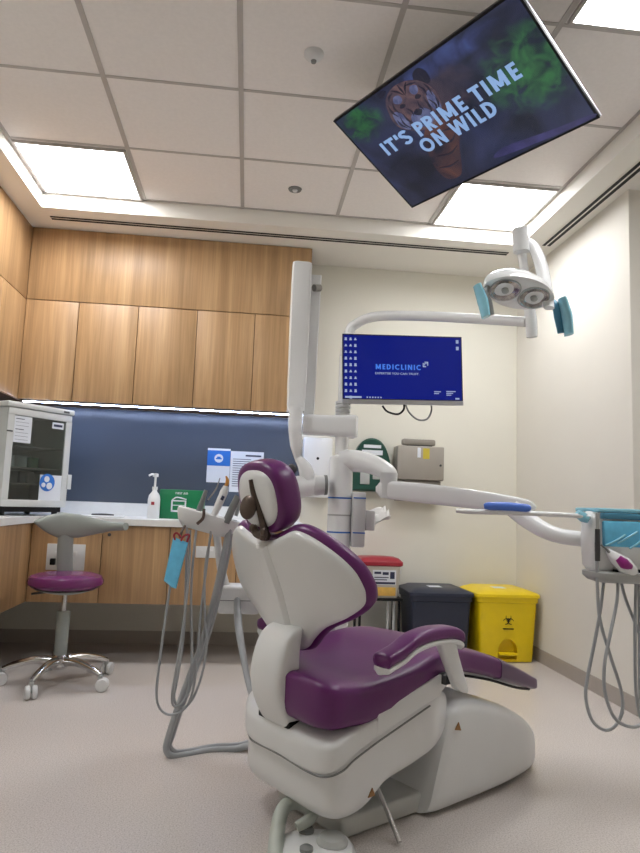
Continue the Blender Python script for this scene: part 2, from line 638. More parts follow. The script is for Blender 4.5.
# exposed grid of the tiled ceiling
gx = [-.712, -.112, .488, 1.088]
gy = [3.387, 2.787, 2.187, 1.587, .987, .387, -.213, -.813]
b = nb()
for x in gx:
    box(b, x - .011, x + .011, YF, CBK, ZC - .004, ZC + .002)
for y in gy:
    box(b, CL, CR, y - .008, y + .008, ZC - .003, ZC + .002)
box(b, CL, CL + .016, YF, CBK, ZC - .004, ZC + .002)
box(b, CR - .016, CR, YF, CBK, ZC - .004, ZC + .002)
box(b, CL, CR, CBK - .016, CBK, ZC - .004, ZC + .002)
struct('trim_2', b, M['grid'])
b = nb(); box(b, XL, XR, YB - .006, YB, 0, .085); struct('baseboard_back', b, M['base'])
b = nb(); box(b, XR - .006, XR, YJ - .006, YB - .006, 0, .085); box(b, XR, XR2, YJ - .006, YJ, 0, .085); box(b, XR2 - .006, XR2, YF, YJ - .006, 0, .085); struct('baseboard_right', b, M['base'])


def ceiling_light(x0, x1, y0, y1, label):
    t = thing('ceiling_light', label, 'ceiling light', ((x0 + x1) / 2, (y0 + y1) / 2, ZC - .012))
    w, d = (x1 - x0) / 2, (y1 - y0) / 2
    b = nb()
    f = .014
    box(b, -w, w, -d, -d + f, -.002, .012); box(b, -w, w, d - f, d, -.002, .012)
    box(b, -w, -w + f, -d + f, d - f, -.002, .012); box(b, w - f, w, -d + f, d - f, -.002, .012)
    obj('frame', b, M['grid'], t, False)
    bx('diffuser', (-w + f, w - f, -d + f, d - f, 0, .010), M['panel'], t)


g = .018
ceiling_light(CL + g, -.712 - g + .004, 3.387 + g, CBK - g, 'square lit ceiling panel above the wooden cupboards in the back left corner')
ceiling_light(1.088 + g, CR - g, 3.387 + g, CBK - g, 'square lit ceiling panel in back right corner behind the ceiling television')
ceiling_light(1.088 + g, CR - g, 1.587 + g, 2.187 - g, 'lit ceiling panel cut by the top right edge of the photo')
ceiling_light(CL + g, -.712 - g, 1.587 + g, 2.187 - g, 'added lit ceiling panel, out of view above the left counter')  # unseen panel, added as a plausible room light


def slot_vent(x0, x1, y0, y1, along, label):
    t = thing('slot_vent', label, 'air vent', ((x0 + x1) / 2, (y0 + y1) / 2, ZB))
    w, d = (x1 - x0) / 2, (y1 - y0) / 2
    bx('frame', (-w, w, -d, d, -.003, 0), M['bulk'], t)
    for s in (-.44, .44):
        if along == 'x':
            bx('slot', (-w + .005, w - .005, s * d - .0085, s * d + .0085, -.006, -.0028), M['black'], t)
        else:
            bx('slot', (s * w - .0095, s * w + .0095, -d + .005, d - .005, -.006, -.0028), M['black'], t)


slot_vent(-1.31, 1.68, 4.105, 4.18, 'x', 'long double black slot vent in the bulkhead above the wooden cupboards')
slot_vent(1.825, 1.90, 1.4, 3.965, 'y', 'double black slot vent in the bulkhead along the right wall')
t = thing('smoke_detector', 'small round white smoke detector on ceiling tile left of the ceiling television', 'smoke detector', (.186, 2.495, ZC))
lt('body', [(0, 0), (.040, 0), (.040, -.010), (.032, -.022), (.014, -.034), (0, -.034)], M['whiteg'], t)
lt('sensor', [(0, -.034), (.012, -.034), (.010, -.042), (0, -.042)], M['mgrey'], t, seg=12)
t = thing('ceiling_sensor', 'flat round grey disc set in ceiling tile near the back bulkhead', 'sensor', (.196, 3.685, ZC))
lt('disc', [(0, 0), (.04, 0), (.036, -.008), (0, -.008)], M['mgrey'], t)
lt('centre_cap', [(0, -.008), (.016, -.008), (.012, -.016), (0, -.016)], M['whiteg'], t, seg=16)

# ------------------------------------------------------------------ joinery
YC = 4.316
XC = -1.47
ZU, ZS, ZT = 1.56, 2.21, ZB - .003


def cab(name, x0, x1, y0, y1, z0, z1, front, label, cat, group=None, keyhole=False, dark=M['gap']):
    """one cabinet unit: carcass plus its flush door on the named side"""
    cx, cy = (x0 + x1) / 2, (y0 + y1) / 2
    t = thing(name, label, cat, (cx, cy, z0), 0, group)
    h = z1 - z0
    X0, X1, Y0, Y1 = x0 - cx, x1 - cx, y0 - cy, y1 - cy
    gp = .0022
    if front == '-y':
        bx('carcass', (X0, X1, Y0 + .02, Y1, 0, h), dark, t)
        bx('door', (X0 + gp, X1 - gp, Y0, Y0 + .0195, gp, h - gp), M['wood'], t, bev=.001)
    else:
        bx('carcass', (X0, X1 - .02, Y0, Y1, 0, h), dark, t)
        bx('door', (X1 - .0195, X1, Y0 + gp, Y1 - gp, gp, h - gp), M['wood'], t, bev=.001)
    if keyhole:
        lt('keyhole', [(0, 0), (.010, 0), (.010, .004), (.004, .006), (0, .006)], M['dgrey'], t, origin=(X0 + .04, Y0, h - .055), axis=(0, -1, 0), seg=14)
    return t


ux = [XC + .002, -1.137, -.759, -.378, 0.0, .366]
names = ['beside the left wall run', 'second from the left corner', 'in the middle of the row', 'second from the right end', 'at the right end behind the folded arm']
for i in range(5):
    cab('wall_cabinet', ux[i], ux[i + 1], YC, YB - .002, ZU, ZS, '-y', 'oak wall cabinet over blue splashback, ' + names[i], 'cabinet', 'oak wall cabinets on the back wall')
cab('overhead_cabinet', XC + .002, .366, YC, YB - .002, ZS + .001, ZT, '-y', 'long plain oak panel cupboard above the back row, under the ceiling', 'cabinet')
uy = [3.92, 3.54, 3.16]
for i, nm in enumerate(['in the back corner', 'next to the back corner one, at the photo edge']):
    y1 = YB - .002 if i == 0 else uy[0]
    cab('wall_cabinet', XL + .002, XC, uy[i] if i == 0 else uy[1], y1, ZU, ZS, '+x', 'oak wall cabinet on left wall ' + nm, 'cabinet', 'oak wall cabinets on the left wall')
cab('overhead_cabinet', XL + .002, XC, 3.16, YB - .002, ZS + .001, ZT, '+x', 'plain oak upper cupboard on the left wall under the ceiling', 'cabinet')
# lower units hang off the wall with an open dark space beneath
YL = 4.05
XLf = -1.235
lx = [XLf + .002, -.83, -.44, -.04, .36]
nm = ['in the corner behind the stool', 'right of the stool, with a black lock', 'behind the hanging blue sleeve', 'at the right end behind the treatment chair']
for i in range(4):
    cab('base_cabinet', lx[i], lx[i + 1], YL, YB - .014, .345, .798, '-y', 'floating oak base cabinet ' + nm[i], 'cabinet', 'floating oak base cabinets', keyhole=(i == 1))
cab('base_cabinet', XL + .002, XLf, 3.0, YB - .014, .345, .798, '+x', 'floating oak base cabinet on the left wall beside the stool', 'cabinet')
# worktop: one L
b = nb()
WL = [(XL + .002, YB - .002), (XL + .002, 2.98), (XLf + .02, 2.98), (XLf + .02, YL - .02), (.375, YL - .02), (.375, YB - .002)]
vs = [[b.verts.new((x, y, z)) for x, y in WL] for z in (.80, .838)]
b.faces.new(vs[0]); b.faces.new(vs[1])
for i in range(6):
    b.faces.new((vs[0][i], vs[0][(i + 1) % 6], vs[1][(i + 1) % 6], vs[1][i]))
o = obj('worktop', b, M['counter'], None, False)
tag(o, 'white L shaped worktop running along the back and left walls', 'worktop')
b = nb(); box(b, XL + .002, .375, YB - .016, YB - .002, .8385, .925); struct('trim_3', b, M['counter'])
t = thing('splashback', 'blue grey glass splashback panel between worktop and wall cabinets', 'splashback', ((XL + .37) / 2, YB - .002, .926))
w = (.37 - XL) / 2 - .002
bx('panel', (-w, w, -.008, 0, 0, ZU - .928), M['splash'], t)
t = thing('led_strip', 'thin glowing white light strip under the back wall cabinets', 'light', (-.55, YC + .06, ZU - .016))
bx('diffuser', (-.9, .9, -.005, .005, 0.006, .010), M['led'], t)
bx('channel', (-.905, .905, -.016, .016, .010, .015), M['alu'], t)


# ------------------------------------------------------------------ small wall things
def plate_socket(px, py, w, h, label, cable):
    p = at(px, py, YL)
    t = thing('wall_socket', label, 'socket', (p.x, YL - .0005, p.z))
    bx('plate', (-w, w, -.009, 0, -h, h), M['whiteg'], t, bev=.003)
    for s in (-1, 1):
        bx('switch', (s * w * .5 - .009, s * w * .5 + .009, -.013, -.008, h * .1, h * .45), M['white'], t, bev=.001)
    if cable:
        bx('plug', (-w * .62 - .014, -w * .62 + .014, -.034, -.008, -h * .6, -h * .1), M['black'], t, bev=.004)
        lt('knob', [(0, 0), (.011, 0), (.009, .012), (0, .014)], M['black'], t, origin=(w * .2, -.008, -h * .55), axis=(0, -1, 0), seg=12)


plate_socket(66, 557, .108, .075, 'white socket plate with black plug on the oak cabinet behind the stool', True)
plate_socket(206, 552, .06, .034, 'small white socket plate on oak cabinet behind the hanging hoses', False)

# notices on the splashback
YN = YB - .0105
p0, p1 = at(208, 448, YN), at(229, 483, YN)
cx, cz = (p0.x + p1.x) / 2, (p0.z + p1.z) / 2
w, h = (p1.x - p0.x) / 2, (p0.z - p1.z) / 2
t = thing('notice', 'blue and white hand hygiene notice on splashback', 'notice', (cx, YN, cz))
bx('sheet', (-w, w, -.002, 0, -h, h), M['paper'], t)
bx('blue_panel', (-w, w, -.0028, -.0018, h * -.02, h * .88), M['papblue'], t)
b = nb()
lathe(b, [(0, 0), (.030, 0), (.030, .0006), (0, .0006)], (0, -.003, h * .42), (0, -1, 0), 18)
obj('emblem', b, M['scr_wht'] if False else M['paper'], t, False)
b = nb(); box(b, -.02, .02, -.0046, -.0036, h * .36, h * .44); box(b, -.012, .012, -.0046, -.0036, h * .44, h * .52); obj('pictogram', b, M['papblue'], t, False)
p0, p1 = at(231, 451, YN), at(262, 493, YN)
cx, cz = (p0.x + p1.x) / 2, (p0.z + p1.z) / 2
w, h = (p1.x - p0.x) / 2, (p0.z - p1.z) / 2
t = thing('notice', 'pale printed paper notice on splashback behind the headrest', 'notice', (cx, YN, cz))
bx('sheet', (-w, w, -.002, 0, -h, h), M['paper'], t)
b = nb()
for k in range(13):
    z = h * .62 - k * h * .11
    x1 = w * (.85 if k % 4 else .3) - random.random() * .02
    box(b, -w * .85, x1, -.0028, -.0018, z - .003, z + .001)
box(b, -w * .1, w * .85, -.0028, -.0018, h * .76, h * .84)
obj('print', b, M['ink'], t, False)

# counter things
p = at(153, 517, 4.30)
t = thing('soap_dispenser', 'white pump bottle of hand gel on worktop beside green box', 'bottle', (p.x, 4.30, .838))
k = 1.0
lt('bottle', [(0, 0), (.036, 0), (.039, .006), (.039, .12), (.034, .145), (.016, .17), (.014, .18), (0, .18)], M['white'], t)
lt('collar', [(0, .18), (.017, .18), (.017, .2), (0, .2)], M['whiteg'], t, seg=16)
lt('pump_stem', [(0, .2), (.007, .2), (.007, .262), (0, .262)], M['white'], t, seg=12)
b = nb(); lathe(b, [(0, .262), (.018, .262), (.018, .282), (0, .286)], seg=16); tube(b, [(0, 0, .275), (-.02, -.02, .277), (-.035, -.035, .268)], .007, 8); obj('pump_head', b, M['white'], t)
bx('label_band', (-.012, .008, -.0402, -.036, .085, .105), M['red'], t, bev=.001)
p0, p1 = at(160, 489, 4.34), at(203, 516, 4.34)
w = (p1.x - p0.x) / 2
hh = p0.z - .838
t = thing('first_aid_box', 'green box with white pictogram standing on worktop', 'box', ((p0.x + p1.x) / 2, 4.34, .838))
bx('case', (-w, w, 0, .13, 0, hh), M['green'], t, bev=.005)
b = nb()
for d in ((-.065, .03, .045, .056), (-.065, .03, .112, .12), (-.065, -.055, .045, .12), (.02, .03, .045, .12), (-.055, .02, .085, .09)):
    box(b, d[0], d[1], -.0015, .001, d[2], d[3])
tube(b, [(-.06, -.001, .12), (-.03, -.001, .138), (.03, -.001, .126)], .004, 6)
tube(b, [(.045, -.001, .075), (.06, -.001, .06), (.08, -.001, .06)], .003, 6)
obj('pictogram', b, M['paper'], t, False)
stroke_text('lettering', 'FIRST AID', .013, .08, M['paper'], t, face_my(-.042, -.0006, .158), w=.2)
p = at(105, 513, 4.24)
t = thing('instrument_tray', 'flat white tray lying on worktop right of the glass fronted cabinet', 'tray', (p.x, 4.22, .838))
b = nb(); prism(b, spline(se(24, .12, .06, 6), 1, True) if False else se(24, .12, .06, 6), lambda x, y, z: (x, y, z), 0, .012); obj('dish', b, M['whiteg'], t)
tb('clip', [(-.07, -.02, .015), (0, -.025, .018), (.06, -.01, .015)], .006, M['dgrey'], t, 8)

# ------------------------------------------------------------------ glass-fronted cabinet on the counter
fl, fr = Vector((-1.352, 3.86)), Vector((-1.092, 4.20))
dv = fr - fl
ang = math.atan2(dv.y, dv.x)
t = thing('warming_cabinet', 'pale grey glass fronted cabinet with notices standing on the left worktop', 'cabinet', (fl.x, fl.y, .838), ang)
W = dv.length
HB, HT = .052, .612
b = nb()
box(b, 0, W, .022, .04, HB, HT); box(b, 0, .02, .04, .36, HB, HT); box(b, W - .02, W, .04, .36, HB, HT)
bb = nb()
box(bb, 0, .018, .022, .36, HB, HT); box(bb, W - .018, W, .022, .36, HB, HT); box(bb, .018, W - .018, .34, .36, HB, HT); box(bb, .018, W - .018, .022, .34, HB, HB + .02); box(bb, .018, W - .018, .022, .34, HT - .02, HT)
b.free()
obj('body', bb, M['uvgrey'], t, False)
bx('lid', (-.012, W + .012, -.006, .37, HT + .004, HT + .036), M['uvgrey'], t, bev=.008)
bx('indicator', (W - .07, W - .03, -.0075, -.005, HT + .012, HT + .024), M['dgrey'], t)
bx('under_shadow', (.02, W - .02, .02, .34, .022, HB), M['black'], t)  # black block stands in for the shadow between body and worktop
for x in (.04, W - .04):
    for y in (.05, .31):
        lt('foot', [(0, 0), (.016, 0), (.018, .022), (0, .022)], M['black'], t, origin=(x, y, 0), seg=12)
b = nb()
fw = .04
box(b, 0, W, 0, .02, HB, HB + fw, .004); box(b, 0, W, 0, .02, HT - fw, HT, .004); box(b, 0, fw, 0, .02, HB + fw, HT - fw); box(b, W - fw, W, 0, .02, HB + fw, HT - fw)
dr = obj('door', b, M['uvgrey'], t)
bx('pane', (fw, W - fw, .008, .013, HB + fw, HT - fw), M['glass'], dr)
bx('latch', (W - .006, W + .024, -.008, .016, HB + .11, HB + .2), M['uvgrey'], dr, bev=.003)
bx('hinge', (-.004, .03, -.006, 0, HT - .14, HT - .132), M['dgrey'], dr)
bx('paper_sheet', (fw + .004, fw + .115, .005, .008, HT - fw - .155, HT - fw - .003), M['paper'], dr)
b = nb()
for k in range(7):
    z = HT - fw - .018 - k * .02
    box(b, fw + .012, fw + .105 - (.04 if k in (0, 3) else .01), .004, .0052, z - (.004 if k in (0, 3) else .0015), z)
obj('print', b, M['ink'], dr, False)
bx('name_label', (W - fw - .095, W - fw - .015, .005, .008, HT - fw - .05, HT - fw - .012), M['paper'], dr)
bx('label_print', (W - fw - .085, W - fw - .025, .004, .0052, HT - fw - .038, HT - fw - .024), M['ink'], dr)
bx('safety_sticker', (W - fw - .15, W - fw, .004, .0075, HB + fw, HB + fw + .15), M['paper'], dr)
b = nb(); lathe(b, [(0, 0), (.052, 0), (.052, .001), (0, .001)], (W - fw - .1, .0035, HB + fw + .105), (0, -1, 0), 24); obj('sign_disc', b, M['papblue'], dr, False)
b = nb()
lathe(b, [(0, 0), (.018, 0), (.018, .001), (0, .001)], (W - fw - .105, .002, HB + fw + .125), (0, -1, 0), 16)
lathe(b, [(0, 0), (.02, 0), (.02, .001), (0, .001)], (W - fw - .085, .002, HB + fw + .085), (0, -1, 0), 16)
lathe(b, [(0, 0), (.014, 0), (.014, .001), (0, .001)], (W - fw - .125, .002, HB + fw + .09), (0, -1, 0), 16)
obj('hand_symbol', b, M['paper'], dr, False)
for z in (HB + .13, HB + .22, HB + .345):
    bx('shelf', (.02, W - .02, .03, .33, z, z + .007), M['alu'], t)
CABM = Matrix.Translation((fl.x, fl.y, .838)) @ Matrix.Rotation(ang, 4, 'Z')


def incab(x, y, z):
    return CABM @ Vector((x, y, z))


for (x, sh, hh, m, lab) in ((.11, HB + .227, .07, 'whiteg', 'white tub on middle shelf of the glass cabinet, left one'), (.19, HB + .227, .07, 'whiteg', 'white tub on middle shelf of the glass cabinet, right one'), (.27, HB + .227, .065, 'green', 'green tub on middle shelf inside the glass cabinet')):
    p = incab(x, .13, sh)
    o = lt('storage_tub', [(0, 0), (.03, 0), (.032, .006), (.032, hh - .012), (.034, hh - .01), (.034, hh), (0, hh)], M[m])
    o.location = p
    tag(o, lab, 'tub', 'tubs in the glass cabinet')
for i in range(5):
    p = incab(.09 + i * .055, .16, HB + .137)
    o = bx('instrument_pack', (-.02, .02, -.05, .05, 0, .068), M['mgrey'], None, bev=.003)
    o.location = p
    o.rotation_euler = (0, 0, ang)
    tag(o, 'grey instrument pack in the row on the lower shelf of glass cabinet', 'pack', 'packs in the glass cabinet')

# ------------------------------------------------------------------ stool
t = thing('dentist_stool', 'purple round seated stool with grey back and chrome five star base', 'stool', (-.918, 3.66, 0))
def L3(px, py, Y=3.66):
    return at(px, py, Y) - Vector((-.918, 3.66, 0))
b = nb()
lathe(b, [(0, .478), (.12, .478), (.168, .488), (.188, .505), (.19, .525), (.178, .545), (.14, .557), (.07, .561), (0, .562)], seg=40)
obj('seat', b, M['stoolp'], t)
lt('seat_pan', [(0, .452), (.05, .452), (.10, .462), (.15, .478), (0, .479)], M['stoolg'], t, seg=32)
tb('lever', [(-.04, -.02, .468), (-.12, -.06, .462), (-.15, -.07, .458)], .006, M['dgrey'], t, 8)
lt('gas_piston', [(0, .33), (.014, .33), (.014, .455), (0, .455)], M['chrome'], t, seg=16)
lt('column_cover', [(0, .14), (.026, .14), (.032, .15), (.034, .36), (.03, .365), (0, .366)], M['stoolg'], t, seg=20)
lt('hub', [(0, .075), (.035, .075), (.048, .09), (.045, .13), (.03, .145), (0, .145)], M['chrome'], t, seg=20)
for k, a in enumerate((186, 258, 330, 42, 114)):
    a = math.radians(a)
    e = Vector((math.cos(a) * .272, math.sin(a) * .272, 0))
    lg = tb('leg', [e * .1 + Vector((0, 0, .115)), e * .45 + Vector((0, 0, .118)), e * .8 + Vector((0, 0, .098)), e + Vector((0, 0, .078))], [.024, .021, .017, .014], M['chrome'], t, 10)
    side = Vector((-math.sin(a + .6), math.cos(a + .6), 0))
    fwd = Vector((math.cos(a + .6), math.sin(a + .6), 0))
    b = nb()
    for s in (-1, 1):
        lathe(b, [(0, -.011), (.028, -.011), (.032, -.006), (.032, .006), (.028, .011), (0, .011)], e + side * (s * .016) + fwd * .012 + Vector((0, 0, .032)), side, 18)
    obj('caster', b, M['whiteg'], lg)
    b = nb()
    lathe(b, [(0, .05), (.012, .05), (.012, .078), (0, .078)], e, seg=12)
    tube(b, [e + Vector((0, 0, .052)), e + fwd * .012 + Vector((0, 0, .03))], .011, 8)
    obj('caster_fork', b, M['lgrey'], lg)
# back: grey lens-shaped bolster with one arm, on a flat upright post
P0, P1 = L3(68, 555, 3.78), L3(68, 527, 3.80)
tb('back_post', [Vector((-.02, .03, .47)), Vector((-.035, .14, .50)), Vector((-.055, .155, .60)), Vector((-.06, .15, .80))], [.034, .040, .043, .042], M['stoolg'], t, 12, flat=.35, flat_dir=(1, 0, 0))
b = nb()
pts = [L3(34, 522, 3.76), L3(45, 523, 3.79), L3(60, 525, 3.81), L3(79, 526, 3.80), L3(97, 526.5, 3.76), L3(112, 526.5, 3.70), L3(126, 526.5, 3.64)]
P = spline(pts, 6)
rr = [.005, .042, .070, .064, .040, .024, .020]
rings = []
for i, p in enumerate(P):
    u = i / (len(P) - 1) * (len(rr) - 1)
    k = min(int(u), len(rr) - 2)
    r = rr[k] + (rr[k + 1] - rr[k]) * (u - k)
    T = (P[min(i + 1, len(P) - 1)] - P[max(i - 1, 0)]).normalized()
    N = Vector((0, 0, 1))
    N = (N - T * N.dot(T)).normalized()
    B = T.cross(N)
    rings.append([p + N * (r * math.cos(2 * PI * j / 16)) + B * (min(r, .02) * math.sin(2 * PI * j / 16)) for j in range(16)])
skin(b, rings)
obj('backrest', b, M['stoolg'], t)

# ------------------------------------------------------------------ things on the back wall, right half
YW = YB - .001


def wall_thing(name, px0, py0, px1, py1, label, cat, depth):
    a, c = at(px0, py0, YW - depth), at(px1, py1, YW - depth)
    t = thing(name, label, cat, ((a.x + c.x) / 2, YW, (a.z + c.z) / 2))
    return t, (c.x - a.x) / 2, (a.z - c.z) / 2


t, w, h = wall_thing('wall_box', 304, 437, 331, 498, 'plain white box on the back wall behind the equipment column', 'wall box', .08)
bx('case', (-w, w, -.08, 0, -h, h), M['white'], t, bev=.012)
lt('lock', [(0, 0), (.01, 0), (.01, .004), (0, .005)], M['black'], t, origin=(.0, -.079, h * .3), axis=(0, -1, 0), seg=12)
t, w, h = wall_thing('glove_dispenser', 352, 437, 392, 492, 'dark green arched dispenser with white labels on back wall', 'dispenser', .1)
ol = [(-w, -h), (w, -h), (w * .98, -h * .2), (w * .72, h * .55), (w * .4, h * .9), (0, h), (-w * .4, h * .9), (-w * .72, h * .55), (-w * .98, -h * .2)]
ol = spline([Vector((x, y, 0)) for x, y in ol[1:]] , 4)
ol = [(-w, -h)] + [(p.x, p.y) for p in ol]
b = nb(); prism(b, ol, lambda x, z, y: (x, -y, z), 0, .1, .012); obj('body', b, M['dgreen'], t)
b = nb(); box(b, -w * .42, w * .42, -.102, -.098, h * .62, h * .74); box(b, -w * .5, w * .5, -.102, -.098, h * .36, h * .54); box(b, -w * .3, w * .3, -.102, -.098, h * .12, h * .26); obj('label_strip', b, M['paper'], t, False)
b = nb(); box(b, -w * .55, -w * .1, -.104, -.098, -h * .75, -h * .25, .003); box(b, w * .05, w * .7, -.104, -.098, -h * .55, -h * .2, .003); obj('window', b, M['lgrey'], t)
t, w, h = wall_thing('paper_towel_dispenser', 398, 445, 444, 481, 'grey metal paper towel dispenser with roll on top, on back wall', 'dispenser', .13)
bx('case', (-w, w, -.13, 0, -h, h), M['greypap'], t, bev=.008)
bx('lower_tray', (-w * .95, w * .92, -.10, 0, -h * 2.25, -h - .002), M['greyd'], t, bev=.006)
b = nb(); box(b, -w * .78, w * .64, -.12, -.06, h * 1.05, h * 1.42, .012); obj('roll_cover', b, M['greyd'], t)
bx('hinge_bar', (-w * .6, w * .5, -.11, -.03, h, h * 1.06), M['dgrey'], t)
b = nb(); box(b, -w * .16, -w * .02, -.1312, -.1295, h * .32, h * .9); obj('white_sticker', b, M['paper'], t, False)
b = nb(); box(b, w * .08, w * .36, -.1312, -.1295, h * .25, h * .88); obj('yellow_sticker', b, M['oliv'], t, False)
lt('lock', [(0, 0), (.008, 0), (.008, .004), (0, .005)], M['dgrey'], t, origin=(w * .84, -.13, -h * .1), axis=(0, -1, 0), seg=12)

# ------------------------------------------------------------------ bins
def ring_rect(w, d, z, r, n=6, y0=0):
    out = []
    for cx, cy, a0 in ((w - r, d - r, 0), (-w + r, d - r, 90), (-w + r, -d + r, 180), (w - r, -d + r, 270)):
        for k in range(n + 1):
            a = math.radians(a0 + 90 * k / n)
            out.append(Vector((cx + r * math.cos(a), y0 + cy + r * math.sin(a), z)))
    return out


def pedal_bin(name, x, y, w, d, h, lip, m, label, bio, rz=0, wp=None):
    t = thing(name, label, 'bin', (x, y, 0), rz)
    b = nb()
    skin(b, [ring_rect(w * .80, d * .80, .004, .02), ring_rect(w * .82, d * .82, .015, .025), ring_rect(w * .92, d * .92, h * .82, .03), ring_rect(w * .955, d * .955, h * .83, .03), ring_rect(w * .965, d * .965, h * .90, .03)])
    bk = obj('bucket', b, m, t)
    yf = -d * .845
    ol = [(-w * .30, .02), (w * .30, .02)] + [(w * .30 * math.cos(k * PI / 10), h * .17 + w * .34 * math.sin(k * PI / 10)) for k in range(11)]
    b = nb()
    prism(b, ol, lambda x_, z_, y_: (x_, yf + .05 - y_, z_), 0, .14, .002)
    cut = obj('cutter', b, m, t)
    md = bk.modifiers.new('recess', 'BOOLEAN')
    md.object = cut
    md.operation = 'DIFFERENCE'
    md.solver = 'EXACT'
    bpy.context.view_layer.update()
    dg = bpy.context.evaluated_depsgraph_get()
    me = bpy.data.meshes.new_from_object(bk.evaluated_get(dg))
    bk.modifiers.clear()
    bk.data = me
    bpy.data.objects.remove(cut)
    me.set_sharp_from_angle(angle=math.radians(35))
    b = nb()
    skin(b, [ring_rect(w, d, h * .90, .03), ring_rect(w * 1.01, d * 1.01, h * .905, .032), ring_rect(w * 1.0, d * 1.0, h * .945, .032), ring_rect(w * .93, d * .93, h * .965, .03), ring_rect(w * .80, d * .80, h * .985, .03, y0=.01), ring_rect(w * .72, d * .72, h * 1.0, .03, y0=.02)])
    obj('lid', b, m, t)
    bx('lid_sticker', (-w * .25, w * .15, -d * .35, d * .1, h * 1.0, h * 1.002), M['paper'], t)
    b = nb(); box(b, -w * .28, w * .28, yf - .02, yf + .045, h * .105, h * .14, .006); obj('pedal', b, m, t)
    if bio:
        # biohazard mark: three open rings round a small centre ring, with a line of lettering
        b = nb()
        zc = h * .59
        yb = -d * .885
        for k in range(3):
            a = math.radians(90 + 120 * k)
            c = Vector((.019 * math.cos(a), 0, .019 * math.sin(a)))
            pts = []
            for q in range(15):
                aa = a + math.radians(38 + 284 * q / 14)
                aa = a + math.radians(-142 + 284 * q / 14) + PI
                pts.append(Vector((c.x + .017 * math.cos(aa), yb - .001, zc + c.z + .017 * math.sin(aa))))
            tube(b, pts, [.0015, .003, .0045, .003, .0015], 6, smooth=False)
        pts = [Vector((.011 * math.cos(k * PI / 8), yb - .001, zc + .011 * math.sin(k * PI / 8))) for k in range(17)]
        tube(b, pts, .0022, 6, smooth=False)
        obj('biohazard_symbol', b, M['black'], t)
        bx('lettering_bar', (-.035, .035, yb - .006, yb, zc - .058, zc - .052), M['black'], t)
    return t


p0, p1 = at(405, 592, 4.26), at(472, 592, 4.26)
pedal_bin('waste_bin', (p0.x + p1.x) / 2 + .014, 4.40, (p1.x - p0.x) / 2 - .008, .19, .450, 0, M['navy'], 'navy blue lidded waste bin with sticker on lid, beside the yellow one', False)
p0, p1 = at(474, 600, 4.24), at(538, 600, 4.24)
pedal_bin('clinical_waste_bin', (p0.x + p1.x) / 2, 4.375, (p1.x - p0.x) / 2 - .004, .195, .456, 0, M['yellow'], 'yellow pedal bin with black biohazard symbol in right corner', True)

# sharps container on its stand
t = thing('container_stand', 'low black stand with white tubes holding red lidded container', 'stand', (.90, 4.44, 0))
bx('top_plate', (-.15, .15, -.12, .12, .355, .372), M['black'], t, bev=.004)
for sx in (-.13, .055, .095, .13):
    tb('post', [Vector((sx, -.09, .0)), Vector((sx, -.09, .356))], .009, M['black'] if sx < 0 or sx > .1 else M['lgrey'], t, 8, smooth=False)
for sx in (-.13, .13):
    tb('rear_post', [Vector((sx, .1, .0)), Vector((sx, .1, .356))], .009, M['black'], t, 8, smooth=False)
bx('lower_shelf', (-.14, .14, -.1, .11, .13, .14), M['black'], t)
t = thing('sharps_container', 'translucent container with red lid and printed label on black stand', 'container', (.90, 4.44, .372))
b = nb(); skin(b, [ring_rect(.115, .10, .0, .02), ring_rect(.12, .105, .01, .02), ring_rect(.135, .115, .21, .02)]); obj('tub', b, M['clearp'], t)
b = nb(); skin(b, [ring_rect(.138, .118, .205, .02), ring_rect(.148, .127, .212, .025), ring_rect(.148, .127, .232, .025), ring_rect(.125, .105, .255, .03), ring_rect(.05, .045, .262, .02)]); obj('lid', b, M['red'], t)
FB = lambda v: Vector((v.x, v.y - .105 - .048 * v.z, v.z))
lb = bx('label_sheet', (-.055, .10, -.004, 0, .085, .18), M['paper'], t, F=FB)
b = nb()
for d in ((-.045, .0, .155, .17), (.01, .05, .15, .168), (.06, .09, .125, .17), (-.045, .05, .13, .136), (-.045, .04, .115, .121), (-.045, .095, .09, .104)):
    box(b, d[0], d[1], -.0055, -.0035, d[2], d[3], F=FB)
obj('label_print', b, M['ink'], t, False)
bx('contents_band', (-.05, .10, -.004, 0, .015, .07), M['amber'], t, bev=.001, F=FB)
bx('clip', (.132, .155, -.03, .0, .15, .175), M['whiteg'], t, bev=.003)

# ------------------------------------------------------------------ treatment chair
CA = math.radians(32.0)
CU, CV = Vector((.848, .53, 0)), Vector((-.53, .848, 0))
CO = CU * 1.7 + CV * 1.7
chair = thing('dental_chair', 'large purple dental treatment chair with white shell in middle of the floor', 'dental chair', (CO.x, CO.y, 0), CA)

# base plate and pump cover
b = nb()
box(b, -.36, .25, -.165, .165, .004, .062, .012, 3)
obj('base_plate', b, M['plate'], chair)
b = nb()
loft_x(b, dense([(-.045, .208, .004, .31, 9, 0, .34), (-.01, .222, .004, .325, 9, 0, .30), (.09, .226, .004, .334, 8, 0, .16), (.25, .226, .004, .310, 7, 0, .06), (.40, .218, .004, .268, 6, 0, 0), (.53, .195, .004, .205, 5, 0, 0), (.62, .150, .004, .138, 4, 0, 0), (.668, .090, .004, .075, 3, 0, 0), (.685, .04, .004, .04, 2.5, 0, 0)], 4), 56)
pc = obj('pump_cover', b, M['white'], chair, angle=50)


def tri_sign(P, N, Upv, s, parent):
    N = N.normalized(); Upv = (Upv - N * Upv.dot(N)).normalized(); R_ = Upv.cross(N)
    b = nb()
    f = [P + N * .0015 + R_ * (s * x) + Upv * (s * y) for x, y in ((-.62, -.5), (.62, -.5), (0, .62))]
    g2 = [v - N * .003 for v in f]
    skin(b, [g2, f])
    return obj('warning_sticker', b, M['warn'], parent, False)


